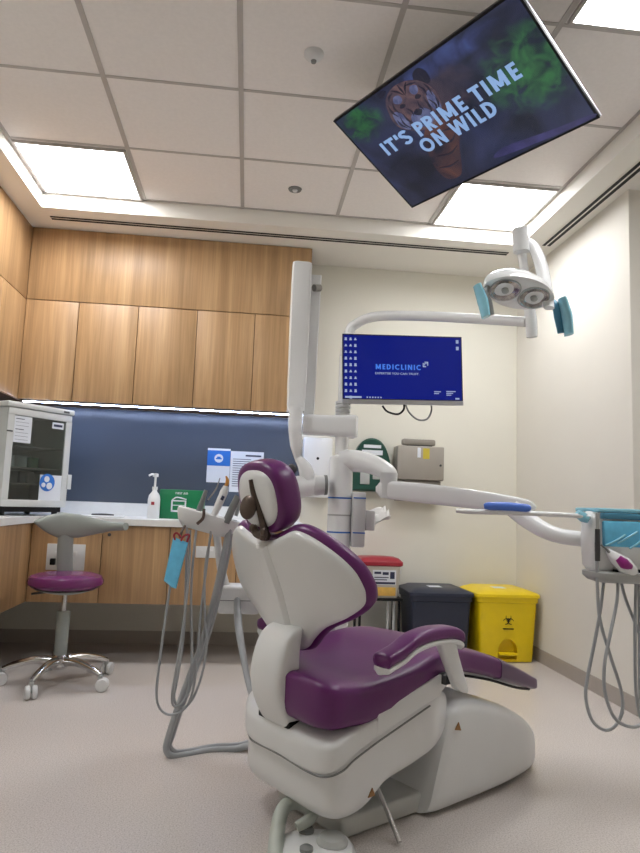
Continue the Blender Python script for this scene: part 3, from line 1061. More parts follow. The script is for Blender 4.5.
# lift arm housing (lower white body) and seat frame above it
b = nb()
loft_x(b, dense([(-.506, .10, .165, .26, 4, -.05), (-.500, .165, .136, .27, 5, -.05), (-.482, .208, .118, .29, 6, -.045), (-.447, .238, .106, .31, 7, -.026), (-.39, .254, .100, .35, 7, -.006), (-.340, .258, .108, .38, 6, -.002), (-.29, .256, .138, .40, 6), (-.25, .252, .156, .40, 6), (-.12, .24, .178, .40, 6), (-.02, .225, .20, .40, 6), (.06, .19, .23, .38, 5)], 3), 48)
obj('lift_housing', b, M['white'], chair, angle=50)
b = nb()
S1 = [(-.520, .10, .242, .295, 4, -.05), (-.513, .168, .234, .312, 5, -.05), (-.495, .212, .236, .326, 6, -.045), (-.460, .246, .252, .338, 7, -.028), (-.415, .262, .272, .352, 7, -.009), (-.35, .271, .296, .372, 6), (-.28, .271, .318, .392, 6), (-.20, .268, .340, .412, 6), (-.10, .262, .366, .44, 6), (-.02, .25, .39, .46, 6), (.03, .22, .41, .46, 5)]
loft_x(b, dense(S1, 3), 48)
obj('seat_frame', b, M['white'], chair, angle=50)
b = nb(); box(b, -.33, -.06, -.273, -.262, 0, .062, .004, 2, F=lambda v: Vector((v.x, v.y, v.z + .325 + .26 * (v.x + .33)))); obj('side_panel', b, M['white'], chair)
# seam between the two white shells
tube_pts = [(-.492, .15, .236), (-.514, .09, .236), (-.520, -.05, .243), (-.514, -.19, .236), (-.497, -.245, .237), (-.460, -.272, .252), (-.415, -.2705, .272), (-.35, -.2705, .296), (-.28, -.2705, .318), (-.20, -.2675, .340), (-.10, -.2615, .366)]
tb('shell_seam', tube_pts, .0028, M['mgrey'], chair, 6)
tri_sign(Vector((-.335, -.2595, .165)), Vector((0, -1, -.1)), Vector((0, 0, 1)), .022, chair)
tri_sign(Vector((.075, -.2275, .265)), Vector((-.1, -1, .1)), Vector((.2, 0, 1)), .022, chair)
# foot lever under the lift arm
tb('release_lever', [Vector((-.21, -.12, .15)), Vector((-.215, -.19, .08)), Vector((-.235, -.275, .012))], .008, M['chrome'], chair, 10, smooth=False)

# seat and leg cushion
b = nb()
S2 = [(-.528, .06, .40, .470, 3, -.09), (-.521, .11, .372, .478, 4, -.095), (-.505, .15, .354, .484, 5, -.095), (-.470, .194, .344, .483, 5, -.072), (-.42, .240, .342, .478, 5, -.030), (-.35, .270, .343, .474, 5, -.004), (-.25, .274, .366, .482, 5), (-.15, .270, .394, .498, 5), (-.06, .257, .420, .518, 5), (.03, .235, .436, .523, 5), (.12, .215, .422, .508, 5), (.25, .205, .392, .476, 5), (.36, .200, .360, .440, 5), (.47, .196, .328, .396, 5), (.55, .190, .304, .360, 5), (.578, .184, .298, .346, 5), (.588, .165, .302, .336, 4)]
loft_x(b, dense(S2, 3), 40)
obj('seat_cushion', b, M['purple'], chair, angle=60)
b = nb()
loft_x(b, dense([(.34, .2035, .363, .449, 5), (.36, .2025, .358, .442, 5), (.47, .1985, .326, .398, 5), (.55, .1925, .302, .362, 5), (.582, .186, .296, .348, 5), (.593, .164, .302, .336, 4)], 3), 40)
obj('foot_cover', b, M['purpled'], chair, angle=60)
b = nb()
loft_x(b, dense([(.10, .15, .405, .44, 4), (.25, .165, .378, .41, 4), (.40, .165, .338, .37, 4), (.51, .16, .310, .33, 4), (.565, .13, .298, .31, 4)], 3), 32)
obj('leg_rest_shell', b, M['white'], chair, angle=60)
tb('leg_rest_gap', [(.16, -.168, .404), (.30, -.176, .372), (.45, -.176, .326), (.555, -.168, .302)], .0045, M['black'], chair, 8)

# backrest
KB = .378


def wrapv(a):
    a = abs(a)
    return .62 * a * a


def FB_(a, z, hh):
    return (-.575 + (.87 - z) * KB + wrapv(a) + hh * .935, a * .965 + .02, z + hh * .353)


half = [(0, .852), (.05, .858), (.098, .873), (.158, .890), (.221, .872), (.289, .829), (.330, .786), (.346, .744), (.347, .715), (.331, .680), (.272, .640), (.185, .600), (.127, .560), (.075, .520), (.0, .505)]
def sym(h):
    pts = [Vector((a, z, 0)) for a, z in h] + [Vector((-a, z, 0)) for a, z in reversed(h[1:-1])]
    return [(p.x, p.y) for p in spline(pts, 4, True)]
OUT = sym(half)
b = nb()
pillow(b, OUT, [(0, .05, 0), (0, .35, .0), (0, .7, 0), (.018, 1, .001), (.009, 1, .006), (.006, 1, .016), (.006, 1, .04)], FB_)
obj('back_shell', b, M['white'], chair, angle=55)
b = nb()
pillow(b, OUT, [(.02, .4, .03), (.01, 1, .020), (.0, 1, .025), (-.006, 1, .040), (-.002, 1, .058), (.012, 1, .072), (.03, 1, .080), (.02, .8, .094), (.0, .5, .090), (0, .05, .088)], FB_)
obj('back_cushion', b, M['purple'], chair, angle=60)
# centre ridge pressed in the shell
b = nb()
pillow(b, [(-.045, .54), (.045, .54), (.05, .70), (.03, .84), (-.03, .84), (-.05, .70)], [(0, 1, .012), (0, 1, -.001), (.018, 1, -.010), (.018, .5, -.010)], FB_)
obj('shell_ridge', b, M['white'], chair, angle=25)
# backrest support bracket
b = nb()
rings = []
for z, xr, hw, dp in ((.602, -.485, .066, .05), (.592, -.51, .078, .09), (.565, -.535, .084, .12), (.51, -.554, .088, .14), (.45, -.558, .089, .15), (.39, -.543, .089, .15), (.335, -.515, .084, .13), (.305, -.488, .076, .10), (.298, -.472, .05, .05)):
    ring = []
    dp *= .62
    hw *= .90
    for a, c in se(32, dp / 2, hw, 5):
        ring.append(Vector((xr + dp / 2 + a, c - .008, z + a * .25)))
    rings.append(ring)
rings = [[Vector(q) for q in r] for r in zip(*[spline(col, 3) for col in zip(*rings)])]
skin(b, rings)
obj('back_support', b, M['white'], chair, angle=55)
b = nb(); box(b, -.508, -.42, -.088, .080, .27, .338, .008, 2); obj('support_slot', b, M['black'], chair)

# headrest
def FH(a, z, hh):
    return (-.60 + (1.0 - z) * .25 + .5 * a * a + hh * .97, a + .022, z + hh * .243)
OH = [(a, z) for a, z in se(40, .105, .092, 2.5, (0, .978))]
b = nb()
pillow(b, OH, [(0, .05, -.004), (0, .5, -.002), (.02, 1, .0), (.008, 1, .005), (.004, 1, .014), (.004, 1, .03)], FH)
obj('headrest_shell', b, M['white'], chair, angle=60)
OH2 = [(a, z) for a, z in se(40, .122, .110, 2.5, (0, .980))]
b = nb()
pillow(b, OH2, [(.02, .5, .02), (.016, 1, .008), (.004, 1, .012), (0, 1, .03), (0, 1, .066), (.008, 1, .086), (.026, 1, .100), (.02, .7, .106), (0, .05, .100)], FH)
obj('headrest_cushion', b, M['purple'], chair, angle=60)
hb = tb('headrest_bracket', [FH(-.004, 1.038, -.004), FH(-.010, 1.0, -.006), FH(-.024, .955, -.006), FH(-.036, .912, -.008), FH(-.04, .885, -.008), FB_(-.035, .86, -.004)], [.007, .009, .009, .010, .014, .015], M['gun'], chair, 10)
lt('headrest_knob', [(0, 0), (.022, 0), (.028, .005), (.028, .012), (.022, .018), (0, .020)], M['gun'], hb, origin=FH(.002, .957, -.020), axis=(-1, -.45, .1), seg=24, sy=1.3)
b = nb()
for (a, z) in ((.012, .892), (-.045, .884)):
    lathe(b, [(0, 0), (.012, 0), (.012, .010), (.007, .014), (0, .015)], FH(a, z, -.010), (-1, 0, .2), 14)
tube(b, [FH(.018, .895, -.008), FH(-.005, .874, -.010), FH(-.05, .872, -.006)], .013, 8)
obj('hinge_block', b, M['gun'], hb)


# armrests
def armrest(s):
    yc = s * .305
    top = [(-.362, .553), (-.34, .562), (-.29, .578), (-.24, .602), (-.17, .615), (-.10, .615), (-.05, .607), (-.018, .588)]
    b = nb()
    rings = []
    for i, p in enumerate(spline([Vector((x, 0, z)) for x, z in top], 4)):
        n_ = (len(top) - 1) * 4
        e = min(1, min(i, n_ - i) / 3 + .35)
        rings.append([Vector((p.x, yc + a * e, p.z - .020 + c * e)) for a, c in se(20, .036, .020, 3)])
    skin(b, rings)
    pad = obj('armrest_pad', b, M['purple'], chair, angle=60)
    b = nb()
    rings = []
    for i, p in enumerate(spline([Vector((x, 0, z)) for x, z in top], 4)):
        n_ = (len(top) - 1) * 4
        e = min(1, min(i, n_ - i) / 3 + .3)
        rings.append([Vector((p.x, yc + a * e, p.z - .044 + c)) for a, c in se(16, .034, .009, 4)])
    skin(b, rings)
    obj('armrest_tray', b, M['white'], pad, angle=60)
    b = nb()
    rings = []
    for x, z, hx in ((-.090, .575, .044), (-.070, .53, .038), (-.040, .47, .033), (-.012, .415, .028), (-.006, .405, .016)):
        rings.append([Vector((x + a, yc + c, z - a * .25)) for a, c in se(20, hx, .017, 4)])
    skin(b, rings)
    obj('armrest_post', b, M['white'], pad, angle=60)
    b = nb(); box(b, -.058, -.018, yc - .02 * s, yc - s * .085, .425, .455, .005); obj('armrest_hinge', b, M['dgrey'], pad)


armrest(-1)
armrest(1)

# ------------------------------------------------------------------ foot control
p = at(300, 830, 2.03)
t = thing('foot_control', 'pale grey foot control with looped handle at the bottom of the photo', 'foot control', (.235, 2.0, 0))
O = Vector((.235, 2.0, 0))
def FC(px, py, Y, z=None):
    return at(px, py, Y) - O
b = nb(); pillow(b, se(32, .115, .105, 2.6), [(0, .4, 0), (0, .95, 0), (0, 1, .006), (0, .97, .028), (0, .86, .045), (0, .5, .052), (0, .05, .053)], lambda x, y, z: (x + .0, y - .09, z)); obj('body', b, M['white'], t)
b = nb(); lathe(b, [(0, .045), (.042, .045), (.044, .055), (.036, .068), (.02, .073), (0, .073)], (.045, -.09, 0), seg=28); obj('pedal_disc', b, M['lgrey'], t)
b = nb(); lathe(b, [(0, .04), (.02, .04), (.022, .058), (.016, .066), (0, .068)], (-.02, -.03, 0), seg=20); obj('button', b, M['mgrey'], t)
b = nb(); lathe(b, [(0, .04), (.018, .04), (.018, .06), (.012, .064), (0, .065)], (-.03, -.13, 0), seg=20); obj('small_button', b, M['mgrey'], t)
tb('handle', [Vector((-.115, -.19, .02)), Vector((-.108, -.08, .045)), Vector((-.095, -.01, .085)), Vector((-.072, .025, .102)), Vector((-.03, .03, .104)), Vector((-.005, .005, .098)), Vector((-.010, -.03, .088)), Vector((-.05, -.045, .072))], [.026, .026, .024, .021, .020, .020, .018, .014], M['fcg'], t, 14, 6, flat=.85, flat_dir=(0, 0, 1))

# ------------------------------------------------------------------ equipment column behind the chair
YP = 2.85
PX = at(340, 500, YP).x
col = thing('equipment_column', 'white column behind the treatment chair carrying its monitor and arms', 'column', (PX, YP, 0))
zt = at(345, 455, YP).z
lt('lower_column', [(0, 0), (.11, 0), (.11, .03), (.052, .05), (.052, zt - .03), (.048, zt - .01), (.03, zt), (0, zt)], M['arm'], col, seg=28)
for y in (498, 515, 532):
    z = at(340, y, YP).z
    lt('blue_band', [(.0522, z - .003), (.0530, z - .003), (.0530, z + .003), (.0522, z + .003)], M['papblue'] if y != 515 else M['lgrey'], col, seg=28)
zm = at(348, 330, YP).z
lt('upper_tube', [(0, zt - .01), (.029, zt - .01), (.029, 1.27), (.024, 1.275), (.024, zm - .12), (0, zm - .12)], M['arm'], col, seg=20)
b = nb()
for k in range(4):
    z = at(345, 403 + k * 4, YP).z
    lathe(b, [(.026, z - .006), (.034, z - .006), (.034, z + .005), (.026, z + .005)], seg=20)
obj('ribbed_collar', b, M['whiteg'], col)
# flat side box with blue bands
p0, p1 = at(352, 492, YP - .03), at(363, 547, YP - .03)
ct = Vector((PX, YP, 0))
b = nb(); box(b, p0.x - PX, p1.x - PX, -.075, .03, p1.z, p0.z, .008); sb = obj('side_box', b, M['whiteg'], col)
for y in (498, 532):
    z = at(357, y, YP).z
    bx('blue_line', (p0.x - PX + .001, p1.x - PX - .001, -.0765, -.072, z - .003, z + .002), M['papblue'], sb)

# tissue box clipped to the column
p0, p1 = at(364, 504, 2.84), at(386, 528, 2.84)
t = thing('tissue_box', 'small box with white tissue sticking out beside the equipment column', 'tissue box', (p0.x + .012, 2.85, at(365, 530, 2.85).z))
bx('box', (-.008, .03, -.05, .05, 0, .085), M['whiteg'], t, bev=.004)
b = nb()
pts = []
rings = []
for k in range(9):
    u = k / 8
    row = []
    for j in range(9):
        v = j / 8 - .5
        row.append(Vector((.026 + .07 * u, v * (.07 + .06 * u) + .006 * math.sin(7 * u + j), .05 + .03 * u + (.07 - .04 * u) * (j / 8 - .5) + .012 * math.sin(j * 1.6 + u * 3) * (.4 + u))))
    rings.append(row)
skin(b, rings, cap=False, closed=False)
r_ = obj('tissue', b, M['tissue'], t)
sol = r_.modifiers.new('thickness', 'SOLIDIFY'); sol.thickness = .0015

# ------------------------------------------------------------------ monitor
YM = 2.78
a, c = at(343.5, 334.5, YM), at(462.5, 403.5, YM)
a2, c2 = at(462.8, 334.2, YM), at(341.5, 403.5, YM)
mw_, mh_ = (c.x - a.x) / 2, (a.z - c.z) / 2 * .93
mx_, mz_ = (a.x + c.x) / 2 - .001, (at(402, 335, YM).z + at(402, 404, YM).z) / 2
mh_ = (at(402, 335, YM).z - at(402, 404, YM).z) / 2
mon = thing('computer_monitor', 'desktop monitor with blue screen mounted on the white column', 'monitor', (mx_, YM, mz_))
mon.rotation_euler = (0, -.036, 0)
bx('housing', (-mw_, mw_, .004, .03, -mh_, mh_), M['whiteg'], mon, bev=.004)
bx('rear_housing', (-mw_ * .5, mw_ * .45, .03, .045, -mh_ * .6, mh_ * .6), M['whiteg'], mon, bev=.004)
bx('bezel', (-mw_ + .001, mw_ - .001, .001, .004, -mh_ + .018, mh_ - .001), M['bezel'], mon)
scr = bx('screen', (-mw_ + .006, mw_ - .006, 0, .001, -mh_ + .021, mh_ - .006), M['scr_blue'], mon)
bx('chin', (-mw_, mw_, .0, .004, -mh_ - .002, -mh_ + .017), M['silver'], mon)
tb('mount_arm', [Vector((PX - mx_, YP - YM - .02, 0)), Vector((PX - mx_ + .02, YP - YM - .026, 0))], .02, M['arm'], mon, smooth=False)
# desktop icons, three columns
sx0, sx1, sz0, sz1 = -mw_ + .006, mw_ - .006, -mh_ + .021, mh_ - .006


def icon(x, z, r):
    b = nb()
    box(b, x - r, x + r, -.0008, 0, z - r, z + r)
    box(b, x - .0055, x + .0055, -.0008, 0, z - r - .0035, z - r + .0005)
    obj('desktop_icon', b, M['scr_wht'], scr, False)


for col_i, n_ in enumerate((9, 10, 9)):
    for k in range(n_):
        icon(sx0 + .010 + col_i * .021, sz1 - .016 - k * .0285, random.choice((.0032, .004, .0046)))
for k in range(2):
    icon(sx1 - .016, sz1 - .016 - k * .03, .006)
bx('search_box', (sx0 + .006, sx0 + .078, -.0008, 0, sz0 + .002, sz0 + .010), M['scr_wht'], scr)
for k in range(6):
    bx('taskbar_icon', (sx0 + .10 + k * .012, sx0 + .106 + k * .012, -.0008, 0, sz0 + .003, sz0 + .009), M['scr_wht'], scr)
bx('clock_text', (sx1 - .03, sx1 - .012, -.0008, 0, sz0 + .003, sz0 + .010), M['scr_wht'], scr)
for x, zz, w_ in ((sx1 - .125, .034, .03), (sx1 - .125, .026, .022), (sx1 - .07, .036, .042), (sx1 - .07, .028, .03), (sx1 - .07, .02, .022)):
    bx('corner_text_line', (x, x + w_, -.0008, 0, sz0 + zz, sz0 + zz + .004), M['scr_wht'], scr)
lx_ = sx0 + (sx1 - sx0) * .265
stroke_text('logo_lettering', 'MEDICLINIC', .023, .205, M['scr_txt'], scr, face_my(lx_, -.0006, -.002), w=.20, gap=.10)
text_mesh('tagline_lettering', 'EXPERTISE YOU CAN TRUST.', .013, M['scr_wht'], scr, face_my(lx_, -.0002, -.024), bold=.0001, width=.195)
b = nb()
qx, qz, q = lx_ + .212, .012, .024
for d in ((0, .004, 0, q * .75), (0, q * .6, 0, .004), (q * .35, q, q - .004, q), (q - .004, q, q * .3, q), (q * .28, q * .72, q * .6, q * .72), (q * .28, q * .4, q * .3, q * .72)):
    box(b, qx + d[0], qx + d[1], -.0008, 0, qz + d[2], qz + d[3])
obj('logo_mark', b, M['scr_wht'], scr, False)
# cables
ML = lambda px, py, Y: at(px, py, Y) - Vector((mx_, YM, mz_))
tb('cable', [ML(381, 405, 2.80), ML(386, 411, 2.80), ML(396, 414, 2.80), ML(402, 410, 2.80), ML(403, 404, 2.80)], .0045, M['black'], mon, 8)
tb('cable', [ML(404, 404, 2.81), ML(408, 413, 2.81), ML(416, 420, 2.81), ML(425, 420, 2.81), ML(430, 412, 2.81), ML(430, 404, 2.81)], .004, M['mgrey'], mon, 8)

# ------------------------------------------------------------------ operating lamp
YLm = 2.32
e = at(531, 322, YLm)
lo = Vector((PX, YP, zm - .12))
lamp = thing('operating_lamp', 'white operating lamp with two reflectors on long arm from the column', 'lamp', lo)
LL = lambda px, py, Y: at(px, py, Y) - lo
def loc(v):
    return Vector(v) - lo
tb('arm', [Vector((0, 0, 0)), LL(349, 333, 2.85), LL(356, 324, 2.84), LL(376, 316.5, 2.80), LL(420, 316, 2.66), LL(480, 319, 2.46), LL(526, 322, 2.33)], [.023, .023, .022, .022, .021, .020, .019], M['arm'], lamp, 14, 6)
tb('post', [LL(532, 337, YLm), LL(531, 322, YLm), LL(527, 290, YLm), LL(523, 262, YLm), LL(521, 246, YLm)], [.020, .023, .018, .017, .02], M['arm'], lamp, 14, 4)
tb('pivot', [LL(521.5, 252, YLm - .03), LL(520, 229, YLm - .03)], [.030, .028], M['whiteg'], lamp, 16, smooth=False)
tb('yoke', [LL(524, 240, YLm - .02), LL(533, 246, YLm - .03), LL(541, 265, YLm - .06), LL(546, 290, YLm - .09), LL(549, 308, YLm - .12)], [.018, .024, .026, .026, .02], M['arm'], lamp, 12, 5, flat=.6, flat_dir=(1, 0, 0))
HC = LL(519, 291, YLm - .13)
ax = (LL(554, 303, YLm - .10) - LL(485, 284, YLm - .16)).normalized()
nn = Vector((-.16, -.52, -.84)); nn = (nn - ax * nn.dot(ax)).normalized()
bb_ = nn.cross(ax)
def FL(x, y, h):
    v = HC + ax * x + bb_ * y + nn * h
    return (v.x, v.y, v.z)
b = nb()
ol = []
for k in range(48):
    a_ = 2 * PI * k / 48
    r_ = 1 - .05 * math.cos(2 * a_) * 0
    ol.append((.142 * math.copysign(abs(math.cos(a_)) ** .85, math.cos(a_)), (.062 + .010 * math.cos(2 * a_) * -1) * math.copysign(abs(math.sin(a_)) ** .9, math.sin(a_))))
pillow(b, ol, [(0, .1, -.062), (0, .5, -.058), (0, .8, -.045), (0, .95, -.022), (0, 1, 0), (0, .985, .012), (.008, .98, .016), (0, .5, .014), (0, .05, .014)], FL)
head = obj('head', b, M['arm'], lamp, angle=50)
for s in (-.062, .058):
    b = nb()
    pillow(b, se(28, .054, .047, 2.2, (s, 0)), [(0, 1, .010), (0, 1, .019), (.004, 1, .0195), (.008, 1, .017), (0, .5, .013), (0, .05, .012)], FL)
    obj('reflector', b, M['lens'], head)
    b = nb(); pillow(b, se(16, .013, .011, 2, (s, 0)), [(0, 1, .012), (0, 1, .024), (0, .6, .027), (0, .1, .028)], FL); obj('bulb', b, M['lgrey'], head)
    b = nb()
    pillow(b, se(28, .058, .050, 2.2, (s, 0)), [(0, 1, .008), (0, 1, .0175), (.0045, 1, .0185), (.005, 1, .008)], FL)
    obj('reflector_ring', b, M['lgrey'], head)
for px0, py0, px1, py1, Yh, mm in ((484, 289, 491, 315, YLm - .17, 'mgrey'), (556, 302, 561, 333, YLm - .10, 'cyand')):
    hd = tb('handle', [LL(px0 + (4 if px0 < 520 else -4), py0 - 2, Yh + .01), LL(px0, py0 + 4, Yh), LL((px0 + px1) / 2, (py0 + py1) / 2, Yh), LL(px1, py1, Yh)], [.010, .015, .017, .013], M[mm], lamp, 12, 4, flat=.7, flat_dir=(1, 0, 0))
    off = -7 if px0 < 520 else 6
    b = nb()
    P = [LL(px0 + off, py0 - 4, Yh - .02), LL(px1 + off + (2 if off < 0 else 2), py1 + 2, Yh - .02)]
    tube(b, [P[0], (P[0] + P[1]) / 2 + Vector((.004, 0, 0)), P[1]], [.012, .016, .013], 12, 4, flat=2.0, flat_dir=(1, 0, 0))
    obj('plastic_sleeve', b, M['cyan'], hd)

# ------------------------------------------------------------------ folded x-ray arm on the column
xo = Vector((PX, YP, 1.30))
xr = thing('xray_arm', 'tall white folded scissor arm standing beside the column at the cupboard edge', 'x-ray arm', xo)
XX = lambda px, py, Y: at(px, py, Y) - xo
b = nb()
p0, p1 = XX(303, 414, 2.84), XX(357, 437, 2.84)
rings = []
za, zb_ = (p1.z, p0.z)
for x, dz, dy in ((p0.x, -.004, .026), (p0.x + .02, 0, .034), (p0.x + .11, 0, .036), (0.0, .004, .048), (p1.x - .012, .006, .046), (p1.x, 0, .03)):
    rings.append([Vector((x, a_, (za + zb_) / 2 + c_)) for a_, c_ in se(28, dy, (zb_ - za) / 2 + dz, 5)])
skin(b, rings)
obj('extension_block', b, M['arm'], xr)
b = nb()
q0, q1 = XX(302, 265, 2.83), XX(295.5, 412, 2.83)
P = [q0 + (q1 - q0) * k / 6 for k in range(7)]
rings = []
for k, p in enumerate(P):
    hw = (.046, .047, .047, .046, .045, .044, .040)[k]
    rings.append([p + Vector((a_, c_, 0)) for a_, c_ in se(24, hw * .92, .04, 7)])
rings.insert(0, [q0 + Vector((v.x - q0.x, v.y - q0.y, 0)) * 1.0 + Vector((0, 0, .006)) for v in rings[0]])
rings[0] = [q0 + (v - q0) * .8 + Vector((0, 0, .006)) for v in rings[1]]
skin(b, rings)
obj('upper_arm', b, M['arm'], xr)
b = nb()
q0, q1 = XX(315.5, 277, 2.90), XX(308, 416, 2.90)
rings = []
for k in range(7):
    p = q0 + (q1 - q0) * k / 6
    rings.append([p + Vector((a_, c_, 0)) for a_, c_ in se(24, .026, .03, 7)])
skin(b, rings)
obj('lower_arm', b, M['arm'], xr)
tb('joint_pin', [XX(314, 288, 2.85), XX(320, 288, 2.87)], .016, M['alu'], xr, 12, smooth=False)
tb('yoke', [XX(296, 408, 2.80), XX(295, 425, 2.79), XX(296, 445, 2.79), XX(298, 462, 2.80)], [.030, .030, .026, .010], M['arm'], xr, 14, 5)
tb('tube_head', [XX(262, 490, 2.76), XX(275, 489, 2.77), XX(300, 487, 2.79), XX(316, 485, 2.80)], [.045, .046, .048, .040], M['arm'], xr, 20, 4)
tb('cone', [XX(313, 486, 2.80), XX(326, 485, 2.80)], [.044, .040], M['whiteg'], xr, 20, smooth=False)
tb('cone_ring', [XX(324, 485, 2.80), XX(327, 485, 2.80)], [.043, .042], M['mgrey'], xr, 20, smooth=False)
tb('neck', [XX(298, 458, 2.80), XX(305, 468, 2.79), XX(308, 480, 2.79)], [.016, .03, .035], M['arm'], xr, 12, 4)
lt('knob', [(0, 0), (.020, 0), (.024, .012), (.016, .026), (0, .03)], M['dgrey'], xr, origin=XX(292, 470, 2.76), axis=(-.3, -1, .2), seg=16)

# ------------------------------------------------------------------ dentist's delivery unit on the right
do = Vector((PX, YP, at(345, 462, YP).z))
dl = thing('delivery_unit', 'swing arm and instrument unit wrapped in blue film at right edge', 'dental unit', do)
DD = lambda px, py, Y: at(px, py, Y) - do
tb('shoulder_arm', [DD(340, 462, 2.85), DD(356, 461, 2.83), DD(374, 465, 2.77), DD(388, 473, 2.70), DD(392, 478, 2.68)], [.052, .048, .042, .036, .026], M['arm'], dl, 16, 6, flat=1.0)
tb('elbow_joint', [DD(389, 473, 2.68), DD(388, 498, 2.68)], [.036, .034], M['whiteg'], dl, 18, smooth=False)
b = nb()
P = spline([DD(376, 489.5, 2.71), DD(382, 489.5, 2.70), DD(396, 490.5, 2.66), DD(430, 494, 2.58), DD(480, 500, 2.46), DD(520, 505, 2.38), DD(531, 507, 2.36), DD(536, 508, 2.35)], 4)
rad = [.012, .032, .038, .040, .036, .027, .020, .006]
rings = []
for i, p in enumerate(P):
    u = i / (len(P) - 1) * (len(rad) - 1)
    k = min(int(u), len(rad) - 2)
    r = rad[k] + (rad[k + 1] - rad[k]) * (u - k)
    T_ = (P[min(i + 1, len(P) - 1)] - P[max(i - 1, 0)]).normalized()
    N_ = Vector((0, 0, 1)); N_ = (N_ - T_ * N_.dot(T_)).normalized()
    B_ = T_.cross(N_)
    rings.append([p + B_ * a_ + N_ * c_ for a_, c_ in se(28, min(r, .034), r, 4.5)])
skin(b, rings)
obj('main_arm', b, M['arm'], dl)
tb('curved_arm', [DD(513, 508, 2.38), DD(524, 517, 2.35), DD(540, 528, 2.30), DD(560, 536, 2.26), DD(590, 540, 2.24)], [.034, .034, .030, .027, .027], M['arm'], dl, 16, 6)
# head: a shell that stands under the blue wrapped control panel
X0 = at(592, 545, 2.14).x
bo = Vector((X0 + .23, 2.185, 0)) - Vector((do.x, do.y, 0))
zt0, zb0 = at(600, 511, 2.2).z - do.z, at(600, 577, 2.2).z - do.z
b = nb()
rings = []
hh = zt0 - zb0
for f, ins in ((0, .05), (.06, .02), (.18, .004), (.5, 0), (.8, .002), (.95, .006), (1, .016)):
    z = zb0 + hh * f
    rings.append([v + Vector((bo.x, bo.y, 0)) for v in ring_rect(.23 - ins, .055 - ins, z, .03)])
skin(b, rings)
hd = obj('unit_body', b, M['arm'], dl, angle=55)
bx('control_panel', (bo.x - .200, bo.x + .21, bo.y - .068, bo.y - .052, zb0 + hh * .48, zb0 + hh * .86), M['blue_f'], hd, bev=.006)
b = nb()
for k in range(9):
    x = bo.x - .195 + k * .042
    tube(b, [Vector((x, bo.y - .070, zb0 + hh * (.50 + .04 * math.sin(k * 2.1)))), Vector((x + .03, bo.y - .072, zb0 + hh * (.56 + .05 * math.sin(k * 1.7)))), Vector((x + .07, bo.y - .070, zb0 + hh * (.66 + .06 * math.sin(k))))], .0035, 6)
obj('film_crease', b, M['cyan'], hd)
bx('tray_top', (bo.x - .215, bo.x + .225, bo.y - .062, bo.y + .10, zt0 - .004, zt0 + .010), M['cyan'], hd, bev=.005)
bx('tray_lip', (bo.x - .205, bo.x + .22, bo.y - .066, bo.y - .052, zt0 - .026, zt0 - .005), M['cyand'], hd, bev=.003)
b = nb()
rings = [[v + Vector((bo.x, bo.y - .02, 0)) for v in ring_rect(.234 - i_, .075 - i_, zb0 + z_, .05)] for z_, i_ in ((-.012, .03), (-.006, .012), (.008, 0), (.022, 0), (.026, .01))]
skin(b, rings)
obj('holder_shelf', b, M['lgrey'], hd, angle=55)
# side bar with covered grip reaching left over the chair
tb('tray_bar', [DD(456, 510.5, 2.24), DD(470, 511.5, 2.23), DD(520, 513, 2.19), DD(565, 515, 2.16), DD(590, 517, 2.15)], [.007, .0085, .009, .008, .008], M['arm'], dl, 10, 5)
tb('grip_sleeve', [DD(484, 506.5, 2.215), DD(489, 506, 2.21), DD(507, 506.5, 2.20), DD(526, 508, 2.18), DD(530, 508.5, 2.18)], [.008, .0135, .015, .0135, .008], M['blue_s'], dl, 14, 4)
tb('film_cuff', [DD(577, 513, 2.16), DD(583, 517, 2.16), DD(589, 520, 2.15)], [.012, .018, .012], M['cyan'], dl, 12, 4)
YI = 2.12
# instruments
def instrument(px, y0, y1, r, m):
    return tb('instrument', [DD(px, y0, YI), DD(px, (y0 + y1) / 2, YI), DD(px, y1, YI)], r, M[m], dl, 12, 3)
instrument(597.5, 513, 531, [.006, .006, .006], 'lgrey')
instrument(597.5, 529, 561, [.008, .009, .008], 'dgrey')
tb('suction_tip', [DD(601, 545, YI - .01), DD(606, 549, YI - .01), DD(613, 556, YI - .01)], [.003, .003, .008], M['mgrey'], dl, 10, 4)
sc_ = tb('scanner_handle', [DD(607, 550, YI), DD(615, 558, YI - .01), DD(624, 565, YI - .015), DD(631, 571, YI - .01), DD(636, 574, YI)], [.009, .021, .028, .024, .010], M['arm'], dl, 16, 5)
tb('purple_grip', [DD(618, 558, YI - .028), DD(624, 563.5, YI - .034), DD(630, 567, YI - .030)], [.012, .018, .012], M['magenta'], sc_, 14, 4)
for px in (618, 638):
    b = nb()
    c_ = DD(px, 572, YI)
    box(b, c_.x - .012, c_.x + .012, c_.y - .012, c_.y + .012, c_.z - .008, c_.z + .008, .003)
    obj('hose_connector', b, M['black'], dl)
HS = [
    [(597, 560, 2.12), (597.5, 590, 2.12), (600, 620, 2.11), (610, 655, 2.10), (621, 690, 2.10), (622, 712, 2.10), (614, 727, 2.10), (603, 729.5, 2.11), (592, 720, 2.12), (586, 700, 2.13), (587, 680, 2.14), (594, 645, 2.16), (600, 612, 2.18), (604, 580, 2.2)],
    [(618, 573, 2.12), (617, 600, 2.10), (610, 635, 2.08), (604.5, 665, 2.07), (605, 693, 2.07), (614, 717, 2.07), (627, 726, 2.08), (640, 725, 2.10), (652, 710, 2.12), (656, 690, 2.14), (647, 655, 2.15), (636, 625, 2.16), (626, 600, 2.17), (619, 574, 2.19)],
    [(636, 573, 2.12), (635.5, 600, 2.12), (635, 640, 2.11), (636, 690, 2.11), (641, 718, 2.11), (652, 727, 2.12), (664, 715, 2.14), (667, 680, 2.16), (660, 620, 2.18), (655, 580, 2.2)],
]
